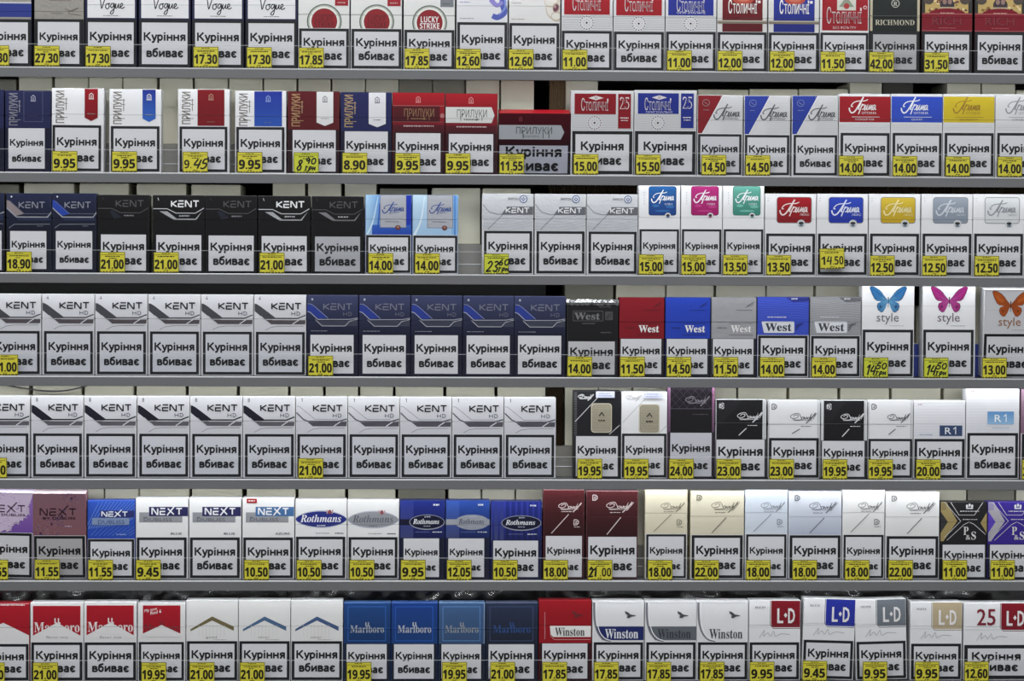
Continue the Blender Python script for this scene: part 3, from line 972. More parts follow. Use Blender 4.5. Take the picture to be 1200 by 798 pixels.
def a_butterfly(c, W, V, col, col2, tcol, bg=(224, 224, 226)):
    base(c, W, V, bg)
    c.rect(0, V - 27.5, W, V - 27.1, (190, 190, 192))
    cx, cy = W / 2, V - 34
    for sgn in (1, -1):
        pts = [(cx + sgn * p[0], cy + p[1]) for p in WING]
        c.poly(pts, col, None, [tuple(col2[k] + (col[k] - col2[k]) * min(1, max(0, -p[0] / 17)) for k in range(3)) for p in WING])
        m = [(cx + sgn * p[0], cy + p[1]) for p in [(-7, -6), (-12, -11), (-17, -13.6), (-18, -10), (-14, -5), (-9, -2.5)]]
        c.poly(m, col, None, [tuple(min(255, k + 14) for k in col)] * 6)
        for a, b in (((-2, -1), (-17, -12)), ((-2, 0), (-15, -3)), ((-2, 3), (-10, 10)), ((-1.6, -2), (-20, -15))):
            c.stroke([(cx + sgn * a[0], cy + a[1]), (cx + sgn * b[0], cy + b[1])], .35, tuple(int(k * .75) for k in col))
        c.ell(cx + sgn * -9, cy + 7, 1.2, 1.6, tuple(int(k * .72) for k in col), n=10)
        c.stroke(pts[2:7], .6, tuple(int(k * .55) for k in col)); c.stroke(pts[6:11], .7, tuple(int(k * .6) for k in col)); c.stroke(pts[12:17], .6, tuple(int(k * .65) for k in col))
    d = tuple(int(k * .5) for k in col)
    c.stroke([(cx, cy - 4), (cx + .2, cy + 1), (cx - .1, cy + 8)], 1.3, d, w1=.5)
    c.text('style', cx - .5, V - 9.5, tcol, w=26, style='sans', bold=-.018)
    c.small(cx + 2, V - 5, 17, .8, (176, 176, 182))


FLOURISH = [(.9, [(.47, .08), (.42, .6), (.34, 1.0), (.16, .92), (.03, .62), (.05, .32), (.18, .22), (.3, .4), (.33, .72), (.22, .78), (.14, .55)]), (.8, [(.1, .06), (.3, .0), (.47, .08)]),
            (.9, [(.54, .45), (.48, .42), (.46, .14), (.52, .12), (.56, .45), (.56, .12), (.6, .4), (.62, .1), (.68, .45), (.68, .12)]),
            (.9, [(.77, .4), (.72, .36), (.71, .12), (.77, .2), (.87, 1.0), (.79, .12), (.84, .4), (.86, .14)]),
            (1.5, [(1.02, 1.08), (.93, .62), (.78, -.02), (.64, -.5)]), (1.0, [(1.0, .78), (.9, .5), (.84, .1)]), (.6, [(.14, -.1), (.5, -.07), (.88, -.04)])]


def davname(c, x, y, w, col, slash=None, lw=.7):
    h = w * .26
    for k, st in FLOURISH:
        c.stroke([(x + p[0] * w, y - p[1] * h) for p in smooth_pts(st, 3)], lw * k * 1.25, col)
    if slash: c.stroke(slash, lw, col)


def demblem(c, x, y, col, bg=None):
    if bg: c.rrect(x - .6, y - .6, x + 6, y + 6.6, 1.6, bg)
    c.stroke([(x, y), (x + 3, y), (x + 5.2, y + 1.6), (x + 5.2, y + 4.2), (x + 3, y + 6), (x, y + 6), (x, y)], 1, col)
    c.stroke([(x + 1.6, y + 2.2), (x + 3.6, y + 2.2), (x + 1.6, y + 4.2), (x + 3.8, y + 4.2)], .9, col)


def a_plate(c, W, V, col, dark):
    base(c, W, V, col, fin='g' if dark else None)
    t = (198, 198, 200) if dark else (186, 186, 188)
    if dark: c.lines(1, 4, 2, V, 2, 1, (96, 96, 98))
    c.stroke([(2, 36), (29, 7)], .8, t); c.stroke([(42, 51), (W - 1, 40)], .8, t)
    davname(c, 5, 9, 18, t)
    c.rrect(20.5, 14.5, 45, 49, 4, (216, 208, 186), 'f'); c.rrect(22, 16, 43.5, 47.5, 3, (150, 144, 126), 'f'); c.rrect(22.6, 16.6, 42.9, 46.9, 2.6, (186, 178, 156), 'f')
    for k in range(9):
        for j in range(6): c.rect(24 + 3.2 * j + (k % 2) * 1.4, 18.5 + 3 * k, 25.2 + 3.2 * j + (k % 2) * 1.4, 19.6 + 3 * k, (160, 152, 130), 'f')
    c.stroke([(30, 29.5), (33, 25.5), (36, 29.5)], 1.2, (40, 38, 36)); c.small(29, 34, 8, 1.8, (50, 46, 40))


def a_quilt(c, W, V):
    base(c, W, V, (40, 34, 42), (32, 28, 34), 'g')
    for k in range(-4, 12):
        c.stroke([(k * 9, 0), (k * 9 + 24, 26)], .5, (66, 60, 70), fin='g'); c.stroke([(k * 9, 0), (k * 9 - 24, 26)], .5, (66, 60, 70), fin='g')
    c.rect(0, 26, W, V + 3, (34, 32, 36), 'g'); c.rect(0, 25.6, W, 26.1, (96, 88, 100))
    c.rect(-.2, .2, 3, V, (168, 124, 160), 'f', (110, 84, 108)); c.rect(W - 3, .2, W + .2, V, (190, 130, 172), 'f', (110, 84, 108))
    davname(c, 20, 19, 28, (120, 116, 124)); c.small(29, 32, 18, 1, (80, 76, 84))


def a_slashbig(c, W, V, col, dark, sides):
    c.rect(.4, .3, W - .4, V + 4, (204, 206, 208))
    x0, x1 = (1, W - 4.5) if sides == 'r' else ((3.5, W - 4) if sides == 'b' else (1.5, W - 3.5))
    c.rect(x0, .6, x1, V, col, 'g' if dark else None)
    if dark: c.poly([(x0, .6), (W * .55, .6), (x0, V - 12)], tuple(k + 8 for k in col), 'g')
    t = (206, 206, 208) if dark else (92, 92, 96)
    demblem(c, x0 + 3, 4.6, (40, 40, 42) if dark else (70, 70, 74), (214, 214, 216) if dark else None)
    davname(c, W * .42, 23, W * .48, t)
    c.stroke([(W * .86, 22), (W * .93, 15)], .8, t)
    c.rect(x0, 27.3, x1, 27.7, (80, 80, 82) if dark else (180, 180, 182))
    c.small(W * .63, 30, 12, .9, t)
    c.stroke([(W * .46, V - 5), (W * .61, 33.5)], 1.1, t)
    c.stroke([(W - 2.6, 2), (W - 2.6, V)], .4, (150, 150, 152)); c.stroke([(1, 2), (1, V)], .4, (170, 170, 172))


def rone(c, x, y, h, col):
    c.text('R', x, y, col, w=h * .92, h=h, bold=.006, anchor='l')
    c.stroke([(x + h * 1.22, y - h * .74), (x + h * 1.55, y - h), (x + h * 1.55, y)], 1.1, col)


def a_r(c, W, V, tall):
    base(c, W, V, (224, 224, 228), (214, 214, 220))
    c.lines(1, W - 1, 3, V - 2, 3.4, .4, (206, 206, 212))
    c.small(5, 4 if not tall else 2, 5, 1.2, (150, 120, 120))
    if tall:
        c.rect(25, 26.5, W - 6.5, 41.5, (96, 150, 206), None, (150, 190, 226)); rone(c, W * .665 - 8, 38.6, 8.6, (232, 236, 240)); c.small(31, 45, 20, 1, (170, 190, 214))
    else:
        c.rect(30.5, 29, W - 4, 41, (56, 74, 112)); c.frame(30.5, 29, W - 4, 41, .5, (110, 126, 156)); rone(c, W * .72 - 7, 39.0, 8, (226, 228, 232)); c.rect(0, 26.6, W, 27, (200, 200, 204)); c.small(7, 39, 15, 1.2, (160, 176, 200))


def nextname(c, x, y, w, h, col, lw=1.9):
    sx = (w - 1.2 * h) / (3.57 * h)
    c.drawn('NEXT', x, y, h, col, lw, sx=sx, gap=.4)


def a_floral(c, W, V, bg, bg2, tcol, seedpts, petals):
    base(c, W, V, bg, bg2, 'g')
    rnd = random.Random(seedpts)
    if seedpts == 3:                     # pale spray with a ragged edge over violet
        edge = [(0, .3)] + [(W, .3)] + [(W - 3, 10), (W - 7, 18), (W - 6, 26), (W - 14, 33), (W - 24, 37), (W - 27, 44), (W - 34, V - 3), (W - 40, V), (0, V)]
        c.poly(edge, petals[0], 'g')
        for k in range(150):
            q = rnd.random()
            i0 = rnd.randrange(2, 8)
            a, b = edge[i0], edge[i0 + 1]
            t = rnd.random()
            x, y = a[0] + (b[0] - a[0]) * t, a[1] + (b[1] - a[1]) * t
            if q < .5: c.ell(x + rnd.uniform(-1, 1.6), y + rnd.uniform(-1, 1.6), rnd.uniform(.5, 1.5), rnd.uniform(.4, 1.0), petals[0], 'g', n=7)
            else: c.ell(rnd.uniform(2, W - 16), rnd.uniform(2, V - 2), rnd.uniform(.4, 1.3), rnd.uniform(.4, 1.0), rnd.choice(petals[1:3]), 'g', n=7)
    else:
        for fx, fy, r in ((22, V - 14, 15), (46, 6, 10), (9, V - 3, 10), (34, V - 24, 8)):
            for k in range(int(r * 7)):
                a = rnd.uniform(0, 6.283)
                d = r * math.sqrt(rnd.random())
                c.ell(fx + d * math.cos(a), max(1, fy + d * math.sin(a)), rnd.uniform(.5, 1.6), rnd.uniform(.3, .8), rnd.choice(petals), 'g', n=7, rot=a)
            c.ell(fx, max(1.5, fy), 1.4, 1.4, (76, 46, 84), 'g', n=10)
    nextname(c, 9, 26 if seedpts != 3 else 23, 42, 7.6, tcol, 1.15)
    c.text('BY DUBLISS' if seedpts != 3 else 'DUBLISS', W * .5 if seedpts != 3 else W * .62, 31 if seedpts != 3 else 28, tcol, w=38 if seedpts != 3 else 28, h=2.8, bold=.01)
    c.small(W * .6, V - 12, 9, 1, (206, 190, 214))


def a_nextblue(c, W, V):
    base(c, W, V, (52, 92, 198), (44, 80, 190), 'g')
    for k in range(16):
        c.stroke([(-2 + k * 3, 34 - k * .4), (14 + k * 4.4, .8)], .7, (130, 164, 226), w1=.25)
        if k < 10: c.stroke([(4 + k * 5, V - 4), (16 + k * 6, V - 17)], .5, (110, 146, 220), w1=.2)
    c.rrect(5.5, 20.5, W - 7, 29, 1.4, (150, 170, 208), 'f'); c.rect(15, 12, W - 1, 20, (46, 54, 116), 'g')
    nextname(c, 17, 18.6, 30, 5.2, (220, 224, 232), 1.3)
    c.text('DUBLISS', W * .5, 27.4, (60, 84, 150), w=31, h=4.4, bold=0); c.small(34, V - 6, 11, 1.1, (160, 180, 224))


def a_nextwhite(c, W, V, pl, word, sticker=False):
    base(c, W, V, (226, 226, 226))
    c.rect(4, 17, W - 7, 29, (168, 170, 176), 'f'); c.rect(15.5, 10.5, W - .4, 21.5, pl, 'g')
    nextname(c, 19, 19.4, 35, 7, (230, 231, 234), 1.6)
    c.text('DUBLISS', W * .42, 27.4, (100, 104, 112), w=33, h=4, bold=.0)
    c.small(9, 22.3, 4.5, 1.2, (110, 114, 122))
    c.text(word, W - 14, V - 3.4, (96, 98, 108), w=13 if len(word) < 5 else 17, h=2.4, bold=.02)
    if sticker: c.rrect(5, .8, 17, 6, .8, (178, 36, 44)); c.small(7, 2.6, 8, 1.6, (226, 210, 210))


def a_oval(c, W, V, col, tcol):
    base(c, W, V, (226, 226, 226))
    n = 26
    pts = [(W / 2 + (W / 2) * math.copysign(abs(math.cos(2 * math.pi * k / n)) ** 1.0, math.cos(2 * math.pi * k / n)), 23 + 10.5 * math.copysign(abs(math.sin(2 * math.pi * k / n)) ** 1.25, math.sin(2 * math.pi * k / n))) for k in range(n)]
    c.poly(pts, (186, 190, 206)); c.poly([(W / 2 + (p[0] - W / 2) * .985, 23 + (p[1] - 23) * .88) for p in pts], col, 'g')
    c.text('Rothmans', W / 2 - .5, 26.4, tcol, w=48, h=8.6, style='serifbi')
    c.small(W / 2 - 5, 30, 10, 1, tcol)
    for dx in (-3.5, 3.5): c.stroke([(W / 2 + 10 + dx, 12), (W / 2 + 10 + dx * .8, 16.6)], 1.4, (176, 150, 150))
    c.ell(W / 2 + 10, 14.4, 2, 2.6, (150, 76, 84), n=12)
    c.small(24, V - 4.6, 16, 1.1, (160, 160, 166)); c.small(W - 14, V - 4.6, 10, 1.2, (90, 90, 110))


def a_darkoval(c, W, V, silver, ridge=False):
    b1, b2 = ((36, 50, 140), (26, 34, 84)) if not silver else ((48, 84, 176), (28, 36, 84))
    base(c, W, V, b1, b2, 'g')
    c.rect(.6, .6, 16, V, tuple(k + 12 for k in b1), 'g', tuple(min(255, k + 40) for k in b2), False)
    if ridge:
        for k in range(9): c.rect(2 + k * W / 9, .6, 4.4 + k * W / 9, V, (56, 66, 170), 'g', (36, 42, 112))
    else:
        c.rect(0, 22, W, 29, (176, 180, 190) if silver else (30, 32, 62), 'f' if silver else 'g')
    bg = (170, 174, 184) if silver else (28, 30, 62)
    c.ell(W * .6, 25.5, W * .39, 9, (170, 174, 190), 'f'); c.ell(W * .6, 25.2, W * .375, 8, bg, 'f' if silver else 'g')
    c.text('Rothmans', W * .58, 27.6, (76, 80, 100) if silver else (222, 224, 230), w=W * .58, h=6, style='serifbi')
    c.small(W * .6 - 3, 18.4, 7, 1.6, (180, 184, 200)); c.small(W * .6 - 4, 29.6, 8, 1, (170, 174, 190))
    c.small(W - 14, 4, 7, 2, (206, 210, 222)); c.small(W * .35, V - 8, 17, 1.1, (96, 106, 160)); c.small(W * .72, V - 8, 11, 1.1, (206, 210, 222))


def a_slash(c, W, V, col, col2, t, slim):
    base(c, W, V, col, col2, 'g')
    dark = col[0] < 130
    seam = 27 if slim else 30
    c.rect(0, seam, W, seam + .4, tuple(min(255, int(k * (1.5 if dark else .86))) for k in col))
    if slim:
        davname(c, W * .36, 22.5, W * .56, t); c.small(W * .44, 25, 12, 1, t)
        c.stroke([(W * .2, V - 3), (W * .62, 28.6)], .9, t); c.stroke([(W * .8, 22), (W * .9, 17)], .6, t)
        demblem(c, W - 12, 35, t); c.small(W - 12, 43, 7, 1, t)
    else:
        davname(c, W * .38, 21, W * .5, t); c.small(W * .46, 24.5, 12, 1, t)
        c.stroke([(W * .4, V - 2.6), (W * .67, 30.6)], 1.1, t); c.stroke([(W * .78, 23), (W * .92, 13)], .7, t)
        demblem(c, 7.5, 4.6, t)


def a_cross(c, W, V, col, gold, gold2):
    base(c, W, V, col, fin='g')
    c.poly([(.6, 0), (7, 0), (20, 22), (4, V - 4), (.6, V - 4)], gold, 'f'); c.poly([(.6, 11), (9, 23), (.6, 36)], gold2, 'g')
    c.lines(1, 7, 2, 9, 2, .6, gold2, 'g')
    c.poly([(W - .6, 12), (W - 8, 24), (W - .6, 36)], gold, 'f')
    for pts in ([(12, 0), (22, 15), (40, 15), (50, 0)], [(8, V - 5), (28, 26), (34, 23), (40, 26), (W - 2, V - 12)], [(5, 0), (24, 22), (5, V - 8)]):
        c.stroke(pts, .6, (196, 194, 198))
    cx = W * .62
    for k in (-3, 0, 3): c.ell(cx + k, 4.6 - (1.2 if k == 0 else 0), 1.3, 2, (206, 206, 210), n=10)
    c.rect(cx - 4, 6.4, cx + 4, 7.8, (206, 206, 210)); c.small(cx - 11, 10, 22, 1.1, (196, 196, 200)); c.small(cx - 8, 19.6, 17, 1, (186, 186, 190))
    c.text('P', cx - 4, 38, (210, 208, 206), w=6, h=9.4, style='serifb'); c.text('S', cx + 5, 43.4, (210, 208, 206), w=5.4, h=9, style='serifb'); c.text('&', cx - 1.5, 43.6, (210, 208, 206), w=5.4, h=5.6, style='serifb')


def marlname(c, cx, y, w, h, col):
    c.text('Marlboro', cx, y, col, w=w, h=h, style='serifb', bold=.0)
    for dx in (.03, -.045): c.rect(cx + w * dx - .5, y - h * 1.42, cx + w * dx + .9, y - h * .9, col)


def a_roof(c, W, V, kind):
    base(c, W, V, (216, 214, 214))
    if kind == 'big':
        c.poly([(0, .6), (W - .4, .6), (W - .4, 38), (W / 2, 23), (0, 38)], (178, 26, 42), 'g'); c.small(6, 1.2, 50, 1.6, (226, 206, 208))
        return
    x0, x1, y0, y1 = (3, W - 3.5, 4, 39) if kind == 'mix' else (6, W - 6, 3, 36)
    pk = 24 if kind == 'mix' else 26
    c.rect(x0, y0, x1, y1, (176, 26, 42), 'g')
    if kind == 'mix': marlname(c, W / 2, 35, W - 9, 11.5, (226, 216, 216))
    else:
        marlname(c, W / 2, 34, W - 14, 9, (130, 44, 52))
        c.text('My new', x0 + 2, y0 + 8, (230, 216, 216), w=15, style='sans', bold=.015, anchor='l', rot=-.2, shear=.2); c.text('Red 6', x0 + 9, y0 + 11, (230, 216, 216), w=13, style='sans', bold=.015, anchor='l', rot=-.2, shear=.2)
    c.poly([(x0 - .5, y1 + .5), (W / 2, pk), (x1 + .5, y1 + .5), (x1 + .5, y1 + 4), (x0 - .5, y1 + 4)], (216, 214, 214))
    if kind == 'mix': c.text('flavor mix', W / 2, V - 4.6, (120, 118, 120), w=26, h=3, bold=-.01, shear=.2)
    c.lines(W * .3, W * .7, 38, V - 9, 100, .3, (200, 200, 200))


def a_chev(c, W, V, col, word):
    base(c, W, V, (218, 217, 216))
    c.poly([(5, 34), (W / 2, 19), (W - 5, 31), (W - 5, 36), (W / 2, 23.8), (5, 36.5)], col, 'f')
    for k in range(8): c.rect(W * .24 + k * W * .07, 29, W * .24 + k * W * .07 + .5, 43, (204, 202, 200))
    c.text(word, W / 2 - 1, V - 3.4, (130, 128, 126), w=13, h=2.4); c.small(W * .52, V - 2, 16, .7, (170, 168, 166))


def a_marlblue(c, W, V, col, col2, t, edge_strip=False):
    base(c, W, V, col, col2, 'g')
    d = tuple(min(255, int(k * 1.35) + 10) for k in col)
    c.frame(5, 4.5, W - 6, V - 4, .8, d, 'g'); c.rect(0, V - 19, W, V - 18.6, d, 'g')
    if edge_strip: c.rect(W - 1.6, 0, W - .4, V, (130, 150, 180), 'g')  # pale strip down one edge
    marlname(c, W / 2, V - 13.5, W * .72, 8.6, t)


def a_bird(c, W, V, kind, col):
    if kind == 'red':
        base(c, W, V, (164, 24, 36), fin='g')
        c.poly([(W - .6, 30), (W - .6, 43), (17, 43), (14, 40), (13, 30)], (226, 224, 222)); c.stroke([(13, 30), (14, 42), (18, 46), (W - 1, 46)], .6, (206, 160, 160))
        tx, tc = 19, (66, 62, 64)
        for k in range(16): c.rect(6.6, 14 + 2 * k, 7.5, 15.2 + 2 * k, (214, 160, 164))
        bd = (112, 40, 44)
    else:
        base(c, W, V, (218, 218, 220))
        for k in range(18): c.rect(4 + k * 3, 2.6, 5.4 + k * 3, 3.2, (170, 170, 174))
        if kind != 'white': c.poly([(5, 30), (W - .6, 30), (W - .6, 46), (12, 46), (8, 41)], col, 'g')
        c.stroke([(2, 2), (2.6, 22), (6, 36), (13, 45), (22, V - 1)], 2.4, (110, 112, 120), curve=True, w1=1)
        c.stroke([(4.6, 2), (5.4, 22), (8.6, 36), (15, 44), (22, V - 2)], 1, (236, 236, 238), curve=True)
        tx, tc, bd = 15, ((226, 226, 230) if kind == 'navy' else ((58, 60, 66) if kind == 'grey' else (64, 64, 68))), (70, 72, 78)
    c.text('Winston', tx, 41.4 if kind == 'red' else 44, tc, w=W - tx - (8 if kind == 'red' else 7), h=9.4 if kind == 'red' else 11, style='serifb', anchor='l', bold=-.008)
    bx, by = W - 16, 17
    c.poly([(bx - 7, by - 5), (bx - 3, by - 3.6), (bx, by - 1), (bx + 6, by), (bx + 6, by + .8), (bx + 1, by + 1.6), (bx - 2, by + 3.4), (bx - 4.6, by + 2.6), (bx - 3.4, by), (bx - 6, by - 2)], bd)


def a_ld(c, W, V, col, word, px0=26, signature=True, num=None):
    base(c, W, V, (222, 222, 224))
    edge = tuple(int(k * .7) for k in col)
    c.poly([(px0, .4), (W - .5, .4), (W - .5, 31.5), (px0 + 3, 31.5), (px0 + .6, 30.4), (px0, 28)], col, 'g')
    c.stroke([(px0 - 1, .4), (px0 - 1, 29), (px0 + 2.6, 32.8), (W - .6, 32.8)], .7, edge)
    m = (px0 + W) / 2
    c.text('L', m - 6.6, 26.4, (222, 220, 220), w=7, h=17.5, bold=.03); c.text('D', m + 6.6, 26.4, (222, 220, 220), w=8, h=17.5, bold=.03)
    c.poly([(m - .4, 14.4), (m + 1.6, 17.4), (m - .4, 20.4), (m - 2.4, 17.4)], (222, 220, 220))
    if word: c.text(word, px0 / 2, 9.4, (120, 120, 128), w=12, h=2.4, style='serifb')
    if num: c.text('25', 26.5, 26, (134, 34, 50), w=22, h=19.5, bold=.012)
    c.rect(0, 31, px0 - 1, 31.4, (190, 190, 194))
    sx = W * .2
    c.stroke([(sx, V - 5), (sx + 6, V - 14), (sx + 5, V - 7), (sx + 10, V - 11), (sx + 13, V - 7), (sx + 17, V - 13), (sx + 19, V - 7), (sx + 26, V - 10), (sx + 36, V - 9)], .5, (150, 150, 154), curve=True)


def a_plain(c, W, V, col):
    base(c, W, V, col, fin='g')

# ------------------------------------------------------------------ packs
YF = 0.0125           # the packs' front plane behind the shelf's edge
DEPTH = 0.0225
SEAM = 0.31


def warning_art(w, h, kind, wide, tone, squat=False):
    c = Art()
    wt = tone or (212, 212, 216)
    if kind == 'b':
        c.rect(0, 0, w, h, (30, 31, 36), 'p')
        t = 3.15 * w / 58
        px0, py0, px1, py1 = t, t, w - t, h - t
        c.rect(px0, py0, px1, py1, wt)
    else:
        px0, py0, px1, py1 = 0, 0, w, h
        c.rect(0, 0, w, h, wt)
    pw, ph = px1 - px0, py1 - py0
    m = (px0 + px1) / 2
    tw = pw * wide
    hh = tw / 5.0
    if squat: hh = min(hh, ph * .36)
    else: hh = min(hh, ph * (.25 if w < 74 else .3))
    b1, b2 = (py0 + ph * .435, py0 + ph * .825) if not squat else (py0 + ph * .4, py0 + ph * .9)
    heavy(c, 'Куріння', m, b1, tw, hh, (24, 25, 29))
    heavy(c, 'вбиває', m, b2, tw * .87, hh, (24, 25, 29))
    return c


# heavy upright grotesque letters of the health warning: (advance, strokes, smooth); cap height 1, lower case .73
_A = [(.3 + .22 * math.cos(math.radians(t)), .365 + .285 * math.sin(math.radians(t))) for t in range(0, 360, 24)]
HEAVY = {'К': (.80, [[(.10, 0), (.10, 1)], [(.68, 1.0), (.20, .47)], [(.30, .56), (.74, 0)]]),
         'у': (.63, [[(.08, .73), (.33, .05)], [(.56, .73), (.34, .05), (.24, -.16), (.05, -.17)]]),
         'р': (.68, [[(.10, .73), (.10, -.27)], _A[:-1] + [_A[0]]]),
         'і': (.30, [[(.10, 0), (.10, .73)], [(.10, .84), (.10, 1)]]),
         'н': (.70, [[(.10, 0), (.10, .73)], [(.54, 0), (.54, .73)], [(.1, .38), (.54, .38)]]),
         'я': (.66, [[(.50, 0), (.50, .73)], [(.50, .65), (.26, .65), (.13, .58), (.12, .46), (.24, .37), (.5, .36)], [(.32, .36), (.09, 0)]]),
         'в': (.64, [[(.10, 0), (.10, .73)], [(.10, .65), (.36, .65), (.47, .56), (.42, .43), (.30, .39), (.1, .39)], [(.30, .39), (.47, .34), (.52, .21), (.42, .08), (.10, .08)]]),
         'б': (.67, [_A[:-1] + [_A[0]], [(.09, .40), (.10, .70), (.20, .88), (.36, .93), (.56, 1.0)]]),
         'и': (.70, [[(.10, 0), (.10, .73)], [(.54, 0), (.54, .73)], [(.13, .10), (.51, .63)]]),
         'а': (.63, [[(.10, .53), (.18, .63), (.34, .65), (.46, .57), (.47, .40), (.47, .12), (.53, 0)], [(.46, .41), (.22, .36), (.10, .26), (.11, .12), (.22, .06), (.36, .10), (.46, .22)]]),
         'є': (.62, [[(.54, .54), (.44, .64), (.28, .65), (.14, .52), (.11, .36), (.15, .19), (.28, .07), (.44, .08), (.55, .19)], [(.12, .37), (.40, .37)]])}


def heavy(c, t, cx, y, w, h, col):
    tot = sum(HEAVY[ch][0] for ch in t) - .06
    sx = w / tot
    x = cx - w / 2
    lw = .2 * math.sqrt(h * sx)
    for ch in t:
        adv, st = HEAVY[ch]
        for pl in st:
            pts = [(x + p[0] * sx, y - p[1] * h) for p in (smooth_pts(pl, 2) if len(pl) > 4 else pl)]
            c.stroke(pts, lw, col)
        x += adv * sx


PACKS = []


def P(row, x0, x1, top, warn, art, desc, tagspec=None, side=None, **kw):
    PACKS.append(dict(row=row, x0=x0, x1=x1, top=top, warn=warn, art=art, desc=desc, tag=tagspec, side=side, **kw))


def build_pack(p, lo_px=None, hi_px=None):
    row = p['row']
    yf = YF + p.get('back', 0.0)
    ym = sum(SHELF_PX[row]) / 2
    x0, x1 = p['x0'], p['x1']
    z = SHELF_Z[row]
    a, b = unproj(x0, p['top'] + 40, yf), unproj(x1, p['top'] + 40, yf)
    if lo_px is not None: a.x = max(a.x, lo_px)
    if hi_px is not None: b.x = min(b.x, hi_px)
    w = b.x - a.x
    s = (unproj(x1, p['top'] + 40, yf) - unproj(x0, p['top'] + 40, yf)).x / (x1 - x0)
    H = unproj((x0 + x1) / 2, p['top'], yf).z - z - .0003
    if p.get('lean'): H = H / math.cos(p['lean'])
    W = x1 - x0
    dep = p.get('depth', DEPTH)
    roll = math.radians(p.get('roll', 0))
    zz = z + .0003 + abs(math.sin(roll)) * w / 2
    lean = p.get('lean', 0)
    r = empty('cigarette_pack', ((a.x + b.x) / 2, yf + dep / 2, zz + (math.sin(abs(lean)) * dep / 2 if lean else 0)), ry=roll, rx=lean)
    tag(r, p['label'], 'cigarette pack', p.get('group'))
    Hpx = H / s
    kind, wx0, wx1, wy = p['warn']
    V = wy - p['top']
    art = Art()
    art.fin = p.get('fin', 'p')
    p['art'](art, W, V)
    side = p['side'] or p.get('low') or (218, 218, 220)
    low = p.get('low')
    topc = p.get('topc') or side  # top-face colour; paler than the sides where LED glare is painted in
    Y = -dep / 2
    if low: art.rect(.5, V - .5 + p.get('lowoff', 0), W - .5, Hpx - .4, low, p.get('lowfin', 'g'))
    else: art.rect(.5, V - .5, W - .5, Hpx - .4, p.get('lowc', (216, 216, 220)))
    fin = p.get('sidefin', 'p')
    bev = p.get('bev', .0007)
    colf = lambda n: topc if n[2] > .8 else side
    if p.get('seam', True):
        sy = Hpx * p.get('seamf', SEAM)
        g = .00009
        zs = H - sy * s
        vs, fs, ns = box_geo(-w / 2, w / 2, Y, -Y, 0, zs - g, bevel=bev)
        v2, f2, n2 = box_geo(-w / 2, w / 2, Y, -Y, zs + g, H, bevel=bev)
        printed_mesh('carton', [(vs, fs, ns, colf, fin)], art, r, -w / 2, H, s, Y, lo=sy + g / s + .05, xlim=(.35, W - .35))
        printed_mesh('flip_lid', [(v2, f2, n2, colf, fin)], art, r, -w / 2, H, s, Y, hi=sy - g / s - .05, xlim=(.35, W - .35))
    else:
        vs, fs, ns = box_geo(-w / 2, w / 2, Y, -Y, 0, H, bevel=bev)
        printed_mesh('carton', [(vs, fs, ns, colf, fin)], art, r, -w / 2, H, s, Y, xlim=(.35, W - .35))
    lx0 = max(wx0 - x0, .45); lx1 = min(wx1 - x0, W - .45)
    wb = Hpx - (1.4 if kind == 'b' else p.get('wb', 2.6))
    wa = warning_art(lx1 - lx0, wb - V, kind, p.get('wide', .92), p.get('tone'), p.get('squat', False))
    printed_mesh('warning_label', [], wa, r, -w / 2 + lx0 * s, H - V * s, s, Y - .00085, base_layer=0)
    ex = p.get('stamp')
    if ex:
        c = Art()
        ex(c, W)
        printed_mesh('paper_stamp', [], c, r, -w / 2, H, s, Y - .0010)
    if p.get('foiltop'):
        # crimped foil folded over the top
        V3, F3 = [], []
        n = 26
        for i in range(n + 1):
            x = -w / 2 - .0004 + (w + .0008) * i / n
            j = random.uniform(-.0006, .0006)
            V3 += [(x, Y - .0009 + j * .5, H - .0042 + random.uniform(-.0007, .0007)), (x, Y - .0012 + j, H - .0012), (x, Y + .0015 + j, H + .0018 + random.uniform(-.0005, .0007)), (x, -Y, H + .0008)]
        for i in range(n):
            for k in range(3):
                F3.append([4 * i + k, 4 * i + 4 + k, 4 * i + 5 + k, 4 * i + 1 + k])
        me = bpy.data.meshes.new('foil_top')
        me.from_pydata(V3, [], F3)
        me.materials.append(M_SILVER)
        o = link('foil_top', me, r)
        sm = o.modifiers.new('thickness', 'SOLIDIFY'); sm.thickness = .0002
    return r


M_SILVER = node_mat('silver_foil', 0.25, metal=0.9, color=(150, 150, 152), noise=0.2, nscale=300, bump=.4, bscale=500)


# ------------------------------------------------------------------ price tags
YEL, LIME = (241, 230, 70), (226, 232, 66)


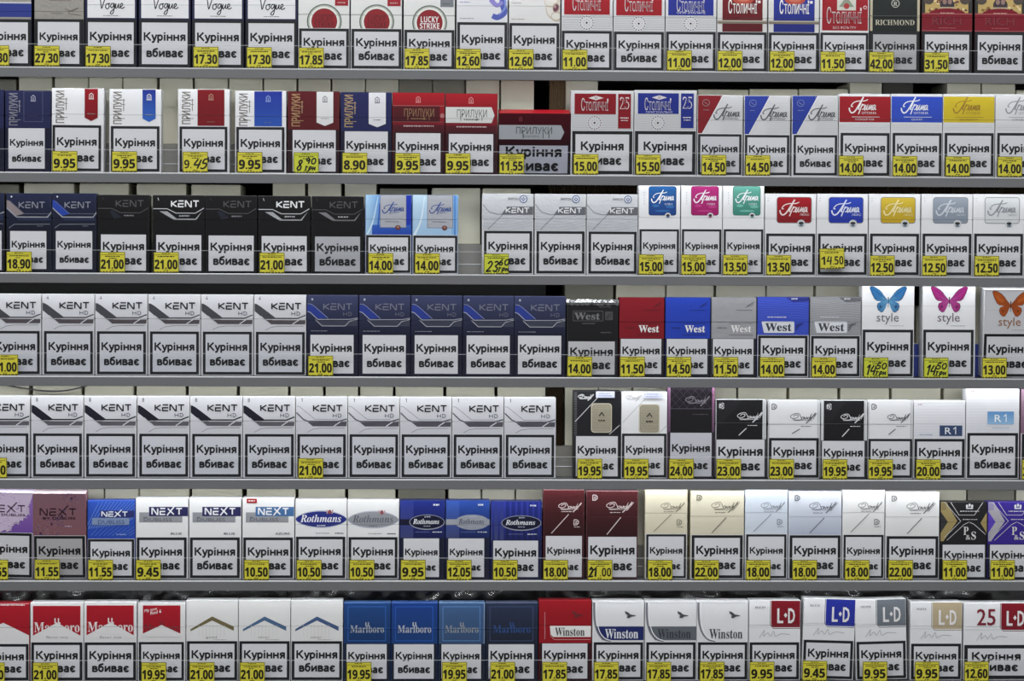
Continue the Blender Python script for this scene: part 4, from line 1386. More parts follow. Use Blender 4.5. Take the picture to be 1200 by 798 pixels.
def tag_art(text, style):
    c = Art()
    col = LIME if style == 'lime' else YEL
    ink = (38, 35, 16)
    c.rect(.1, .1, 28.9, 23.9, (96, 92, 34))
    c.rect(.7, .7, 28.3, 23.3, col)
    c.small(9.5, 1.3, 9.5, .9, ink)
    c.rect(1, 3.0, 28, 3.5, (90, 86, 30))
    n = random.choice((17, 20, 22))
    c.small(14.5 - n / 2, 4.5, n, 1.2, ink)
    if random.random() < .6: c.small(10.5, 6.8, random.choice((6, 9)), 1.0, ink)
    if style in ('lime', 'hand'):
        # written over by marker
        big, sm = text.split('.')
        x = c.drawn(big, 3.4 if len(big) < 2 else 2.6, 20.5, 11.5, (24, 24, 28), 1.8, HAND, gap=.14, slant=.22, curve=True, sx=.82)
        x = max(x, 13.6)
        c.drawn(sm, x, 13.2, 6.6, (24, 24, 28), 1.6, HAND, gap=.22, slant=.2, curve=True, sx=1.25)
        c.drawn('грн', x - .6, 20.6, 6.4, (24, 24, 28), 1.5, HAND, gap=.12, slant=.2, curve=True)
    elif style == 'mix':
        c.text('9.', 1.8, 19, ink, w=8.5, h=9.6, style='sansb', anchor='l')
        c.drawn('45', 12, 19.4, 11, (24, 24, 28), 1.8, HAND, gap=.1, slant=.3, curve=True, sx=1.05)
    elif style == 'mix4':
        c.text('1', 1.6, 19, ink, h=9.6, style='sansb', anchor='l'); c.drawn('4', 8.6, 19, 10, (30, 44, 30), 1.5, HAND, sx=.9)
        c.text('.50', 27.6, 19, ink, w=12.5, h=9.6, style='sansb', anchor='r')
    elif style == 'over21':
        c.text('.00', 27.6, 19.3, ink, w=13.0, h=10, style='sansb', anchor='r'); c.drawn('21', 1.4, 19.5, 10.4, (20, 20, 22), 2.2, HAND, slant=.06, sx=.8, gap=.08)
    else:
        c.text(text, 14.3, 19.4, ink, w=26.4 if len(text) > 4 else 25, h=10.4, style='sansb', bold=.022)
    c.small(12, 20.8, 5, .8, ink)
    c.rect(.8, 22.3, 28.2, 23.3, (74, 70, 28))
    for k in range(7): c.rect(2 + 3.6 * k + random.random(), 22.1, 2.8 + 3.6 * k + random.random(), 23.4, col)
    return c


def build_tag(p):
    tx, text, style = p['tag'][0], p['tag'][1], p['tag'][2] if len(p['tag']) > 2 else ''
    row = p['row']
    z = SHELF_Z[row]
    ty = p['tag'][3] if len(p['tag']) > 3 else 0      # lifted off the shelf edge, px
    rot = math.radians(p['tag'][4]) if len(p['tag']) > 4 else 0
    behind = style == 'in'
    yt = .0004 if not behind else .0032
    ym = sum(SHELF_PX[row]) / 2
    a = unproj(tx, ym - 12, yt)
    s = .00091
    w, h = 29 * s, 24 * s
    c = tag_art(text, style)
    vs, fs, ns = box_geo(-w / 2, w / 2, -.0002, .0002, 0, h)
    o = printed_mesh('price_tag', [(vs, fs, ns, (200, 190, 60), 'p')], c, None, -w / 2, h, s, -.0002, dz=.000012)
    o.location = (a.x + w / 2, yt + .0002, z + .0004 + ty * s)
    o.rotation_euler = (0, rot, 0)
    tag(o, p['taglabel'], 'price tag', 'yellow price tags along the shelf edges')


RED, BLUE = (160, 24, 38), (44, 66, 178)
SBLUE = (40, 54, 160)
# ---- top shelf
P(1, -24, 37, -16, ('b', -24, 36, 23), lambda c, W, V: a_taupe(c, W, V, 1), 'grey pack with a broad blue band', (-19, '27.30'), side=(44, 46, 70), low=(38, 38, 44))
P(1, 40, 98.5, -16, ('b', 41.5, 96, 23), a_taupe, 'taupe grey pack on the top shelf', (40, '27.30'), side=(90, 88, 86), low=(40, 40, 46))
for x0, d, t in ((99.5, 'white script-lettered pack beside the taupe pack', (100, '17.30')), (162.5, 'untagged white script-lettered pack', None),
                 (225, 'white script-lettered pack just past the untagged one', (226.5, '17.30')), (287.5, 'white script-lettered pack touching a red-roundel pack', (289, '17.30'))):
    P(1, x0, x0 + 61, -26, ('b', x0 + .5, x0 + 60.5, 23 + (x0 - 99) / 170), a_script, d, t, side=NAVY, low=(32, 34, 56), seamf=.3, group='white packs with script lettering and navy sides')
for x0, wy, d, t, sq, tc in ((349.5, 33.5, 'red-roundel pack with red corner square, tagged 17.85', (350, '17.85'), (170, 30, 42), (112, 20, 30)), (411, 34, 'untagged red-roundel pack', None, (170, 30, 42), (112, 20, 30)),
                         (473, 35, 'red-roundel pack with white lettering and grey corner square', (474, '17.85'), (120, 124, 130), (232, 230, 230))):
    P(1, x0, x0 + 60, wy - 45, ('b', x0 + 1, x0 + 59.4, wy), (lambda sq, tc: lambda c, W, V: a_roundel(c, W, V, sq, tc, (80, 84, 90) if sq[0] < 150 else (220, 190, 190)))(sq, tc), d, t, group='white packs with a red round emblem')
P(1, 535, 595, -27, ('b', 536, 594.4, 26), a_curl, 'white slim-text pack with a blue curl', (534, '12.60'))
P(1, 596.5, 656.5, -27, ('b', 597, 655.4, 27), a_pearl, 'white pack with a beige pearl swirl', (596, '12.60'))
P(1, 658, 718, -9, ('b', 658.4, 717, 36), lambda c, W, V: a_block(c, W, V, (178, 26, 40)), 'red-block pack with dotted wheel, tagged 11.00', (659, '11.00'))
P(1, 719, 779, -9, ('b', 719.4, 778, 37), lambda c, W, V: a_block(c, W, V, (178, 26, 40)), 'untagged red-block pack with dotted wheel', None)
P(1, 780, 839.5, -8, ('b', 780.6, 838.6, 37), lambda c, W, V: a_block(c, W, V, SBLUE, True), 'blue-block pack with dotted wheel', (781.5, '11.00'))
P(1, 840.5, 899, -7, ('b', 841, 898.4, 37.5), lambda c, W, V: a_seal(c, W, V, (130, 26, 34), (104, 22, 30)), 'maroon pack crossed by a grey-gold stripe', (841, '12.00'))
P(1, 900.5, 960, -7, ('b', 901, 959.4, 38), lambda c, W, V: a_seal(c, W, V, (44, 60, 168), (36, 48, 140)), 'blue pack crossed by a grey-gold stripe', (902, '12.00'))
P(1, 960.8, 1018.5, -7, ('b', 961.4, 1017.6, 38), a_nofilter, 'red pack with pale emblem and white frame', (961.5, '11.50'))
P(1, 1019.2, 1078, -9, ('b', 1020, 1077, 37), a_richmond, 'black-green pack with cream edges', (1018.5, '42.00'), side=(60, 62, 58), low=(38, 40, 42), tone=(178, 178, 180))
P(1, 1080, 1139.5, -9, ('b', 1080.6, 1138.8, 37), a_ornate, 'crimson gold-topped pack tagged 31.50', (1083, '31.50'), side=(60, 34, 40), low=(42, 36, 42))
P(1, 1142, 1202, -9, ('b', 1142.6, 1201, 37.5), a_ornate, 'untagged crimson gold-topped pack at the shelf end', None, side=(60, 34, 40), low=(42, 36, 42))
# ---- second shelf
NV = (40, 44, 84)
P(2, -57, 4.5, 105, ('p', -52, -1, 151), lambda c, W, V: a_vertical(c, W, V, NV, None, tcol=(130, 128, 136), outline=True), 'navy pack mostly cut off by the frame', None, low=(34, 36, 60), side=(40, 44, 84))
P(2, 6, 59.5, 106, ('p', 10, 52.5, 150.5), lambda c, W, V: a_vertical(c, W, V, NV, None, tcol=(128, 128, 140), outline=True), 'all-navy pack with vertical lettering', None, low=(34, 36, 62), side=(40, 44, 84), wb=4)
P(2, 60.3, 121.5, 103.5, ('b', 61.4, 118.4, 147), lambda c, W, V: a_vertical(c, W, V, WHITE, (160, 26, 36), (38.5, 54), True, rib2=(140, 22, 32)), 'white pack with a pointed red ribbon', (61, '9.95'), roll=.3)
P(2, 128, 189, 104.5, ('b', 130, 187, 148), lambda c, W, V: a_vertical(c, W, V, WHITE, (38, 50, 150), (39, 54.5), True, rib2=(58, 110, 206)), 'white pack with a pointed blue ribbon', (131, '9.95'))
P(2, 208.5, 269, 104.5, ('b', 210.5, 266.5, 148.5), lambda c, W, V: a_vertical(c, W, V, WHITE, (134, 26, 34), (23, 54.5), False, emb=(190, 150, 130)), 'white pack with a square-ended dark red block', (214, '9.45', 'mix'))
P(2, 275.5, 335.5, 106.5, ('b', 277, 333.4, 149), lambda c, W, V: a_vertical(c, W, V, WHITE, (40, 56, 160), (22.5, 55), False, emb=(150, 170, 220), rib2=(52, 96, 196)), 'white pack with a square-ended blue block', (278, '9.95'))
P(2, 337, 398, 107, ('p', 343, 393.5, 152.5), lambda c, W, V: a_vertical(c, W, V, (98, 28, 34), (218, 218, 218), (34, 53.5), True, tcol=(178, 140, 100), emb=(90, 90, 92)), 'maroon pack with a pointed white ribbon', (344, '8.90', 'lime'), low=(52, 30, 38), side=(90, 30, 36))
P(2, 399, 459, 108, ('p', 404, 454.5, 154), lambda c, W, V: a_vertical(c, W, V, (38, 42, 92), (218, 218, 222), (33, 53), True, tcol=(176, 150, 110), emb=(70, 72, 80)), 'navy pack with a pointed white ribbon', (401, '8.90'), low=(36, 36, 60), side=(40, 42, 84))
P(2, 459.8, 521.3, 108.5, ('p', 464, 516.3, 156), lambda c, W, V: a_horizontal(c, W, V, False), 'red pack with a dark maroon name band', (463, '9.95'), low=(60, 24, 34), side=(120, 26, 38))
P(2, 521.9, 583, 109.5, ('p', 526, 578, 157), lambda c, W, V: a_horizontal(c, W, V, True), 'red pack with a white arrow name plate', (522, '9.95'), low=(60, 24, 34), side=(120, 26, 38))
P(2, 584, 668.5, 133.5, ('p', 585, 665, 171.5), a_squat, 'squat wide maroon pack leaning forward', (585, '11.55', 'in', 0), low=(40, 34, 44), side=(90, 24, 34), topc=(206, 28, 44), squat=True, wide=.82, tone=(176, 178, 190),
  lean=math.radians(13), back=.012, seam=False, stamp=None)
P(2, 669, 742.5, 106.5, ('b', 670.5, 741, 153.5), lambda c, W, V: a_block25(c, W, V, (150, 26, 38)), 'wide pack with red block and number 25', (672, '15.00'), seam=False, wide=.8, lean=math.radians(2))
P(2, 743.2, 816, 106, ('b', 744, 815, 153.5), lambda c, W, V: a_block25(c, W, V, (40, 54, 150)), 'wide pack with blue block and number 25', (745, '15.50'), seam=False, wide=.8, lean=math.radians(2))
P(2, 817.2, 870.5, 111.5, ('b', 818, 869, 157), lambda c, W, V: a_corner(c, W, V, (142, 28, 38)), 'pale pack with a red slanted corner', (822, '14.50'), tone=(200, 200, 206))
P(2, 872, 926, 112, ('b', 873, 925, 158), lambda c, W, V: a_corner(c, W, V, (48, 68, 168)), 'pale pack with blue slanted corner, tagged 14.50', (873.5, '14.50'))
P(2, 928, 982.3, 112, ('b', 930, 981, 158), lambda c, W, V: a_corner(c, W, V, (48, 68, 168)), 'untagged pale pack with blue slanted corner', None)
for x0, col, tc, sub, t, d in ((983, (168, 26, 38), (230, 226, 226), 'КЛАСИЧНА', 983, 'white pack with a red script band'), (1044, (52, 84, 204), (226, 228, 234), 'СИНЯ', 1046, 'white pack with a blue script band'),
                             (1105, (226, 200, 48), (176, 136, 40), 'ЗОЛОТА', 1108, 'white pack with a yellow script band'), (1166.5, (214, 214, 216), (140, 142, 148), 'СРІБНА', 1169, 'white pack with grey script and no colour band')):
    P(2, x0, x0 + 60.6, 110 + (x0 - 983) / 400, ('b', x0 + 2, x0 + 59.4, 155.5), (lambda col, tc, sub: lambda c, W, V: a_band(c, W, V, col, tc, sub))(col, tc, sub), d, (t, '14.00'))
# ---- third shelf
KB = (40, 40, 44)
P(3, -57, 5.5, 226, ('p', -50, 2, 270.5), lambda c, W, V: a_kentdark(c, W, V, (90, 92, 100), (120, 120, 130)), 'dark pack mostly cut off at the third shelf', None, low=(36, 38, 48), side=KB)
P(3, 7.5, 60.5, 226.5, ('p', 12, 54.4, 271), lambda c, W, V: a_kentdark(c, W, V, (150, 138, 140), (150, 152, 164)), 'narrow navy pack with a grey-beige fold', (7.5, '18.90'), low=(36, 40, 56), side=(44, 50, 72), wb=4)
P(3, 61.2, 113.3, 226.5, ('p', 65.6, 108.2, 271), lambda c, W, V: a_kentdark(c, W, V, (48, 80, 190), (150, 152, 164)), 'narrow navy pack with a bright blue fold', None, low=(36, 40, 56), side=(44, 50, 72), wb=4)
for x0, b, st, t, d in ((114.2, 0, 0, (117, '21.00'), 'dim black pack tagged 21.00'), (179, 1, 0, (180, '21.00'), 'bright-lettered black pack beside the dim tagged one'), (240.3, 0, 0, None, 'untagged dim black pack with plain fold'),
                       (302.5, 1, 0, (304, '21.00'), 'bright-lettered black pack past the untagged dim one'), (365, 0, 1, None, 'dim black pack with a grey stripe')):
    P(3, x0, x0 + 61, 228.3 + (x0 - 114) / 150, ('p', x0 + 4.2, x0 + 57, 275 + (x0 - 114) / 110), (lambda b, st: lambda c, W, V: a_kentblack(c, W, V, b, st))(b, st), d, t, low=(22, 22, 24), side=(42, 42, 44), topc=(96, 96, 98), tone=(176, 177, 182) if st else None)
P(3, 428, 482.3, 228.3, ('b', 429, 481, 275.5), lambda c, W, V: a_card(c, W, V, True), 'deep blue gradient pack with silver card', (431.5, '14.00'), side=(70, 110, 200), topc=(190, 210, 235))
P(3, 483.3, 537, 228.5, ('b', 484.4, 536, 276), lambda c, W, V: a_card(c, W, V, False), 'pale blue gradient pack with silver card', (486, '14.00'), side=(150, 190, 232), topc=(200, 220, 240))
for x0, t, d in ((565, (567, '23.60', 'lime'), 'white button pack tagged by hand'), (626.5, None, 'untagged white button pack between two others'), (687.5, None, 'untagged white button pack beside the blue square')):
    P(3, x0, x0 + 60.2, 227 + (x0 - 565) / 200, ('b', x0 + 2.2, x0 + 58.6, 270.5 + (x0 - 565) / 160), a_switch, d, t, group='white packs with a round blue button')
for x0, c1, c2, pr, d in ((748.3, (44, 104, 172), (34, 72, 146), '15.00', 'tall slim white pack with a blue square'), (798, (190, 50, 128), (176, 30, 112), '15.00', 'tall slim white pack with a magenta square'), (847, (104, 176, 160), (62, 140, 124), '13.50', 'tall slim white pack with a teal square')):
    P(3, x0, x0 + 48.8, 217, ('b', x0 + 1.2, x0 + 47.4, 268.5), (lambda c1, c2: lambda c, W, V: a_square(c, W, V, c1, c2))(c1, c2), d, (x0 + .2, pr), seamf=.36)
for x0, c1, c2, tc, t, d in ((896.3, (178, 26, 38), (146, 24, 34), (228, 214, 214), (898, '13.50'), 'white pack with a red rounded rectangle'), (957, (48, 74, 190), (40, 60, 176), (216, 220, 236), (961, '14.50', 'mix4', 8, -2), 'white pack with a blue rounded rectangle'),
                           (1018, (226, 196, 66), (212, 176, 40), (240, 226, 170), (1019.5, '12.50'), 'white pack with a yellow rounded rectangle'), (1079.5, (150, 158, 170), (136, 146, 160), (200, 206, 214), (1080.5, '12.50'), 'white pack with a silver-grey rounded rectangle'), (1140, (214, 216, 218), (204, 206, 208), (140, 144, 150), (1142, '12.50'), 'white pack with an outlined white rectangle')):
    P(3, x0, x0 + 60.4, 227 + (x0 - 896) / 500, ('b', x0 + 1.6, x0 + 58.8, 273.5), (lambda c1, c2, tc: lambda c, W, V: a_rounded(c, W, V, c1, c2, tc))(c1, c2, tc), d, t)
# ---- fourth shelf
NTH = ['first', 'second', 'third', 'fourth', 'fifth', 'sixth']
for k, x0 in enumerate((-13, 49.3, 111.4, 173.5, 235.5, 297.6)):
    P(4, x0, x0 + 61.2, 344.3 + k * .25, ('b', x0 + 2.4, x0 + 59.6, 388 + k * .2), lambda c, W, V: a_chevron(c, W, V, (78, 78, 84), (88, 82, 86), '4'),
      'white grey-chevron pack, %s before the navy run' % NTH[5 - k] if k else 'white grey-chevron pack cut by the frame, tagged', (-8.5, '21.00') if k == 0 else None, seamf=.3, lowc=(200, 200, 205), tone=(200, 201, 208), group='white packs with a grey chevron band')
for k, x0 in enumerate((359.4, 420.6, 481.6, 542.4, 602.4)):
    P(4, x0, x0 + 60.4, 346 + k * .3, ('p', x0 + 4.4, x0 + 55, 392.5 + k * .2), a_bluefold,
      ['navy chevron pack tagged 21.00', 'navy chevron pack next to the tagged navy one', 'middle navy chevron pack of the five', 'navy chevron pack next but one to the foil-topped pack', 'navy chevron pack next to the foil-topped pack'][k],
      (361, '21.00') if k == 0 else None, low=(34, 36, 58), side=(44, 48, 80), topc=(90, 96, 130), wb=3, group='navy packs with a chevron fold')
P(4, 664, 724.3, 353, ('p', 666, 720.4, 400), a_westblack, 'black pack with a crimped foil top', (664.5, '14.00', '', 0, 1), low=(46, 46, 50), side=(60, 60, 62), seam=False, foiltop=True, tone=(190, 190, 192))
for x0, col, t, d in ((725.4, (146, 26, 40), (726.5, '11.50'), 'red white-lettered pack beside the foil-topped pack'), (779.4, (44, 74, 196), (781, '14.50'), 'flat blue pack with small white lettering'), (833.4, (168, 168, 172), (836, '11.50'), 'plain silver pack with small white lettering')):
    P(4, x0, x0 + 53.2, 348.5, ('p', x0 + 2, x0 + 49.6, 397), (lambda col: lambda c, W, V: a_west(c, W, V, col))(col), d, t, low=(44, 42, 50), side=tuple(int(k * .7) for k in col), wb=3.5)
P(4, 887.2, 948, 348, ('b', 888.4, 946.4, 393), lambda c, W, V: a_westbig(c, W, V, (66, 88, 206), (40, 52, 140)), 'bright blue pack with a white lettered plate', (890.5, '14.00'), side=(60, 70, 150))
P(4, 949, 1009, 348, ('b', 950.4, 1007.4, 393.5), lambda c, W, V: a_westbig(c, W, V, (158, 159, 163), (96, 97, 102)), 'grey pack with a white lettered plate', (951, '14.00'), side=(130, 131, 135))
P(4, 1010, 1071.3, 334, ('b', 1011, 1070, 386), lambda c, W, V: a_butterfly(c, W, V, (34, 104, 166), (104, 164, 204), (104, 104, 108)), 'white pack with a blue butterfly', (1012, '14.50', 'lime'), seam=False, topc=(232, 232, 234))
P(4, 1081.3, 1143, 334, ('b', 1082, 1141, 386), lambda c, W, V: a_butterfly(c, W, V, (160, 22, 116), (180, 76, 150), (110, 96, 104)), 'white pack with a magenta butterfly', (1082.5, '14.50', 'lime'), seam=False)
P(4, 1151, 1212.5, 339, ('b', 1152, 1211, 391), lambda c, W, V: a_butterfly(c, W, V, (206, 96, 30), (176, 84, 40), (170, 120, 84), (204, 204, 208)), 'pale pack with an orange butterfly', (1151, '13.00'), seam=False, lean=math.radians(7), back=.005)
# ---- fifth shelf
for k, x0 in enumerate((-26.3, 36.4, 98.6, 160.8, 222.8, 284.6)):
    P(5, x0, x0 + 61.2, 464 + k * .15, ('b', x0 + 2.6, x0 + 59.6, 508 + k * .15), lambda c, W, V: a_chevron(c, W, V, (36, 36, 50), (104, 100, 108), '8'),
      'white black-chevron pack, %s before the lighter chevron run' % NTH[5 - k] if k else 'white black-chevron pack cut by the frame, tagged', (-21.5, '21.00') if k == 0 else None, seamf=.3, lowc=(204, 204, 212), tone=(204, 205, 212), group='white packs with a black chevron band')
for k, x0 in enumerate((346.6, 407.8, 468.8, 529.8, 590.8)):
    P(5, x0, x0 + 60.5, 465 + k * .2, ('b', x0 + 2, x0 + 58.6, 508.8 + k * .15), lambda c, W, V: a_chevron(c, W, V, None, (92, 88, 98), '1'),
      ['white thin-chevron pack tagged 21.00', 'white thin-chevron pack next to the tagged thin-chevron one', 'middle white thin-chevron pack of the five', 'white thin-chevron pack next to the last before the gap', 'white thin-chevron pack at the gap on the fifth shelf'][k],
      (349.5, '21.00') if k == 0 else None, seamf=.3, lowc=(204, 204, 212), tone=(204, 205, 212), group='white packs with thin chevron lines')
st = lambda c, W: (c.rect(26, .6, 48, 8, (206, 208, 226)), c.small(30, 2.4, 13, 1.2, (160, 166, 196)), c.small(29, 5, 15, 1.2, (166, 172, 200)))
P(5, 672, 727.3, 458, ('p', 675, 724, 511), lambda c, W, V: a_plate(c, W, V, (40, 40, 44), True), 'slim black pack with a gold plate', (676.5, '19.95'), low=(44, 44, 48), side=(60, 60, 62), stamp=st, seam=False)
P(5, 728, 782, 459, ('b', 729, 781, 508), lambda c, W, V: a_plate(c, W, V, (224, 224, 226), False), 'slim white pack with a gold plate', (731, '19.95'), stamp=st, seam=False)
P(5, 782.6, 837.4, 453, ('p', 785.6, 834, 507), a_quilt, 'dark quilted pack with pink edges', (784, '24.00'), low=(50, 46, 54), side=(150, 110, 146), topc=(52, 48, 54), seam=False, tone=(196, 196, 204))
P(5, 838.2, 898, 468, ('p', 839.4, 896, 515), lambda c, W, V: a_slashbig(c, W, V, (32, 32, 35), True, 'r'), 'wide black slash pack tagged 23.00', (839.5, '23.00'), low=(60, 60, 64), side=(190, 192, 194), bev=.002)
P(5, 900, 961, 469, ('b', 901, 959.6, 513), lambda c, W, V: a_slashbig(c, W, V, (218, 218, 220), False, 'l'), 'wide white slash pack tagged 23.00', (901.5, '23.00'), bev=.002)
P(5, 961.6, 1016.4, 469, ('p', 963.4, 1013, 516.5), lambda c, W, V: a_slashbig(c, W, V, (32, 32, 35), True, 'b'), 'narrow black slash pack tagged 19.95', (964, '19.95'), low=(60, 60, 64), side=(190, 192, 194), bev=.002)
P(5, 1017, 1070, 469, ('b', 1017.6, 1069, 514), lambda c, W, V: a_slashbig(c, W, V, (218, 218, 220), False, 'l'), 'narrow white slash pack tagged 19.95', (1017.5, '19.95'), bev=.002)
P(5, 1070.6, 1131.4, 469.5, ('b', 1071.6, 1130.4, 514), lambda c, W, V: a_r(c, W, V, False), 'white pack with a small navy plate', (1073.5, '20.00'), seam=False)
P(5, 1132, 1194.5, 455.5, ('b', 1133.6, 1193, 507), lambda c, W, V: a_r(c, W, V, True), 'tall white pack with a light blue plate', None, seam=False)
P(5, 1196, 1257, 456, ('b', 1197.5, 1256, 508), lambda c, W, V: base(c, W, V, (170, 140, 160), (120, 90, 110), 'g'), 'purplish pack cut off beside the tall white one', (1197.6, '20.00'), side=(120, 90, 110))
# ---- sixth shelf
P(6, -22, 38.6, 576.5, ('b', -21, 37.4, 625), lambda c, W, V: a_floral(c, W, V, (170, 126, 206), (124, 84, 176), (70, 30, 70), 3, [(214, 196, 222), (180, 150, 200), (228, 214, 232), (120, 90, 170)]), 'lilac floral pack cut off by the frame', (-20, '11.55'), roll=1.2, topc=(214, 200, 222), side=(160, 130, 180), seam=False, sidefin='g', lean=math.radians(7), back=.005)
P(6, 39.5, 101.8, 577, ('b', 40.6, 100.4, 628), lambda c, W, V: a_floral(c, W, V, (138, 102, 114), (146, 98, 106), (44, 14, 26), 5, [(150, 112, 124), (120, 84, 110), (156, 118, 126), (112, 86, 124)]), 'dusky burgundy floral pack', (40.5, '11.55', 'in'), topc=(206, 190, 196), side=(150, 100, 110), seam=False, tone=(178, 176, 178), sidefin='g', lean=math.radians(7), back=.005)  # both floral tops painted pale for the LED reflection
P(6, 102.4, 158.4, 586.5, ('b', 103.2, 157.4, 632), a_nextblue, 'blue pack with pale slanting streaks', (103, '11.55'), side=(60, 90, 190), lowc=(206, 206, 212))
for x0, wd, pl, wdt, stick, t, d in ((159.2, 61.4, (48, 48, 96), 'BLUE', False, (159, '9.45'), 'white pack with a navy plate tagged 9.45'), (221.6, 61.2, (48, 48, 96), 'BLUE', False, None, 'untagged white pack with a navy plate'), (284, 61, (78, 120, 172), 'AZURE', True, (286, '10.50'), 'white pack with blue plate and red sticker')):
    P(6, x0, x0 + wd, 583.5, ('b', x0 + 1.2, x0 + wd - 1.8, 630), (lambda pl, wdt, stick: lambda c, W, V: a_nextwhite(c, W, V, pl, wdt, stick))(pl, wdt, stick), d, t, seam=False)
P(6, 346, 406.6, 585.5, ('b', 347, 404.6, 629), lambda c, W, V: a_oval(c, W, V, (44, 54, 140), (230, 230, 234)), 'white pack with a blue oval', (347.5, '10.50'))
P(6, 407.2, 467.6, 586, ('b', 408.6, 465.8, 629.5), lambda c, W, V: a_oval(c, W, V, (146, 148, 154), (92, 94, 104)), 'white pack with a grey oval', (409.5, '10.50'))
P(6, 468.4, 521.6, 586.5, ('p', 473, 514.6, 631), lambda c, W, V: a_darkoval(c, W, V, False), 'dark blue pack with dark oval', (469.5, '9.95'), low=(34, 38, 62), side=(40, 52, 110))
P(6, 522.2, 574, 586.5, ('p', 525.4, 567.4, 631), lambda c, W, V: a_darkoval(c, W, V, True), 'blue pack with a silver oval', (523.5, '12.05'), low=(38, 42, 66), side=(44, 60, 130))
P(6, 574.8, 635, 587.5, ('p', 578, 630.6, 633.5), lambda c, W, V: a_darkoval(c, W, V, False, True), 'ridged dark blue pack', (577.5, '10.50'), low=(36, 38, 74), side=(44, 52, 120))
DR = (92, 34, 44)
P(6, 636.6, 684.6, 574, ('p', 639.6, 682, 628), lambda c, W, V: a_slash(c, W, V, (84, 34, 38), (62, 27, 29), (214, 196, 196), True), 'slim burgundy slash pack', (636.6, '18.00'), low=(70, 34, 42), side=(110, 50, 60), topc=(170, 130, 132), seamf=.26)
P(6, 687, 747.4, 575.5, ('p', 689.4, 746, 629), lambda c, W, V: a_slash(c, W, V, (82, 35, 39), (60, 27, 29), (206, 190, 190), False), 'wide burgundy slash pack', (688.5, '21.00', 'over21'), low=(74, 38, 44), side=(120, 70, 78), topc=(170, 130, 136), seamf=.29)
for x0, x1, top, wx, c1, c2, t, slim, tg, d in (
        (756, 805.4, 574, 626, (226, 220, 196), (214, 206, 182), (140, 134, 118), True, (759, '18.00'), 'slim cream slash pack'), (809.2, 871.8, 575.5, 627, (228, 222, 200), (212, 204, 182), (120, 114, 100), False, (813.5, '22.00'), 'wide cream slash pack'),
        (873, 923, 573.5, 626, (208, 216, 228), (206, 214, 224), (140, 146, 156), True, (874, '18.00'), 'slim icy blue slash pack'), (924, 986.4, 576, 627, (216, 220, 228), (174, 182, 200), (104, 108, 118), False, (928.5, '18.00'), 'wide silver-blue slash pack'),
        (987.2, 1036.8, 573.5, 626.5, (224, 224, 224), (216, 216, 214), (120, 120, 120), True, (990, '18.00'), 'slim white slash pack on the sixth shelf'), (1037.6, 1101, 576.5, 628, (224, 224, 224), (216, 216, 214), (110, 110, 112), False, (1041, '22.00'), 'wide white slash pack tagged 22.00')):
    P(6, x0, x1, top, ('b', x0 + 1.4, x1 - 1.4, wx), (lambda c1, c2, t, slim: lambda c, W, V: a_slash(c, W, V, c1, c2, t, slim))(c1, c2, t, slim), d, tg, side=c1, seamf=.26 if slim else .285)
P(6, 1101.6, 1156.8, 588.5, ('p', 1104.6, 1154, 638), lambda c, W, V: a_cross(c, W, V, (36, 36, 38), (188, 168, 112), (60, 60, 62)), 'black and gold crossed-line pack', (1104.5, '11.00'), low=(36, 36, 40), side=(50, 50, 52), seamf=.26)
P(6, 1157.4, 1214, 588.5, ('p', 1160, 1211, 638), lambda c, W, V: a_cross(c, W, V, (62, 44, 150), (186, 182, 190), (96, 70, 190)), 'purple crossed-line pack', (1160.5, '11.00'), low=(36, 36, 44), side=(70, 56, 150), seamf=.26)
# ---- bottom shelf
P(7, -27, 34.6, 707, ('b', -26, 33.6, 755), lambda c, W, V: a_roof(c, W, V, 'big'), 'red roof-shape pack cut off by the frame', (-24, '21.00'), topc=(176, 34, 48), side=(190, 60, 70))
P(7, 35.6, 97.8, 706, ('b', 36.8, 96.6, 753), lambda c, W, V: a_roof(c, W, V, 'mix'), 'white-framed red roof pack tagged 21.00', (38.5, '21.00'))
P(7, 98.4, 160.2, 705.5, ('b', 99.4, 159.4, 753), lambda c, W, V: a_roof(c, W, V, 'mix'), 'untagged white-framed red roof pack', None)
P(7, 161.4, 217.4, 706.5, ('b', 162.8, 215.6, 752.5), lambda c, W, V: a_roof(c, W, V, 'six'), 'narrower red roof pack with slanted writing', (165.5, '19.95'))
for x0, col, wd, t, d in ((218.2, (134, 122, 84), 'gold', (222, '21.00'), 'white pack with an olive gold chevron'), (279.6, (92, 126, 168), 'silver', (281, '21.00'), 'white pack with a blue chevron tagged 21.00'), (341, (84, 112, 160), 'silver', None, 'untagged white pack with a blue chevron')):
    P(7, x0, x0 + 60.8, 703.5, ('b', x0 + 1, x0 + 59.8, 751.5), (lambda col, wd: lambda c, W, V: a_chev(c, W, V, col, wd))(col, wd), d, t, seamf=.32)
for x0, x1, c1, c2, t, tg, d in ((402.8, 457.8, (34, 74, 136), (28, 60, 110), (160, 166, 176), (406, '19.95'), 'blue pack beside the untagged white chevron pack'), (458.4, 513, (28, 66, 142), (30, 70, 130), (176, 180, 190), None, 'untagged blue pack with tall white lettering'),
                          (514, 568.4, (66, 98, 142), (60, 86, 124), (140, 146, 152), (518, '19.95'), 'steel blue pack with grey lettering'), (569.2, 630.4, (42, 52, 78), (40, 46, 64), (52, 84, 146), (574.5, '21.00'), 'dark slate pack with dim blue lettering')):
    P(7, x0, x1, 706.5, ('p', x0 + 3.4, x1 - 4.6, 755), (lambda c1, c2, t: lambda c, W, V: a_marlblue(c, W, V, c1, c2, t, t == (140, 146, 152)))(c1, c2, t), d, tg, low=(36, 44, 64), side=c1, topc=tuple(min(255, k + 50) for k in c1), seamf=.34)
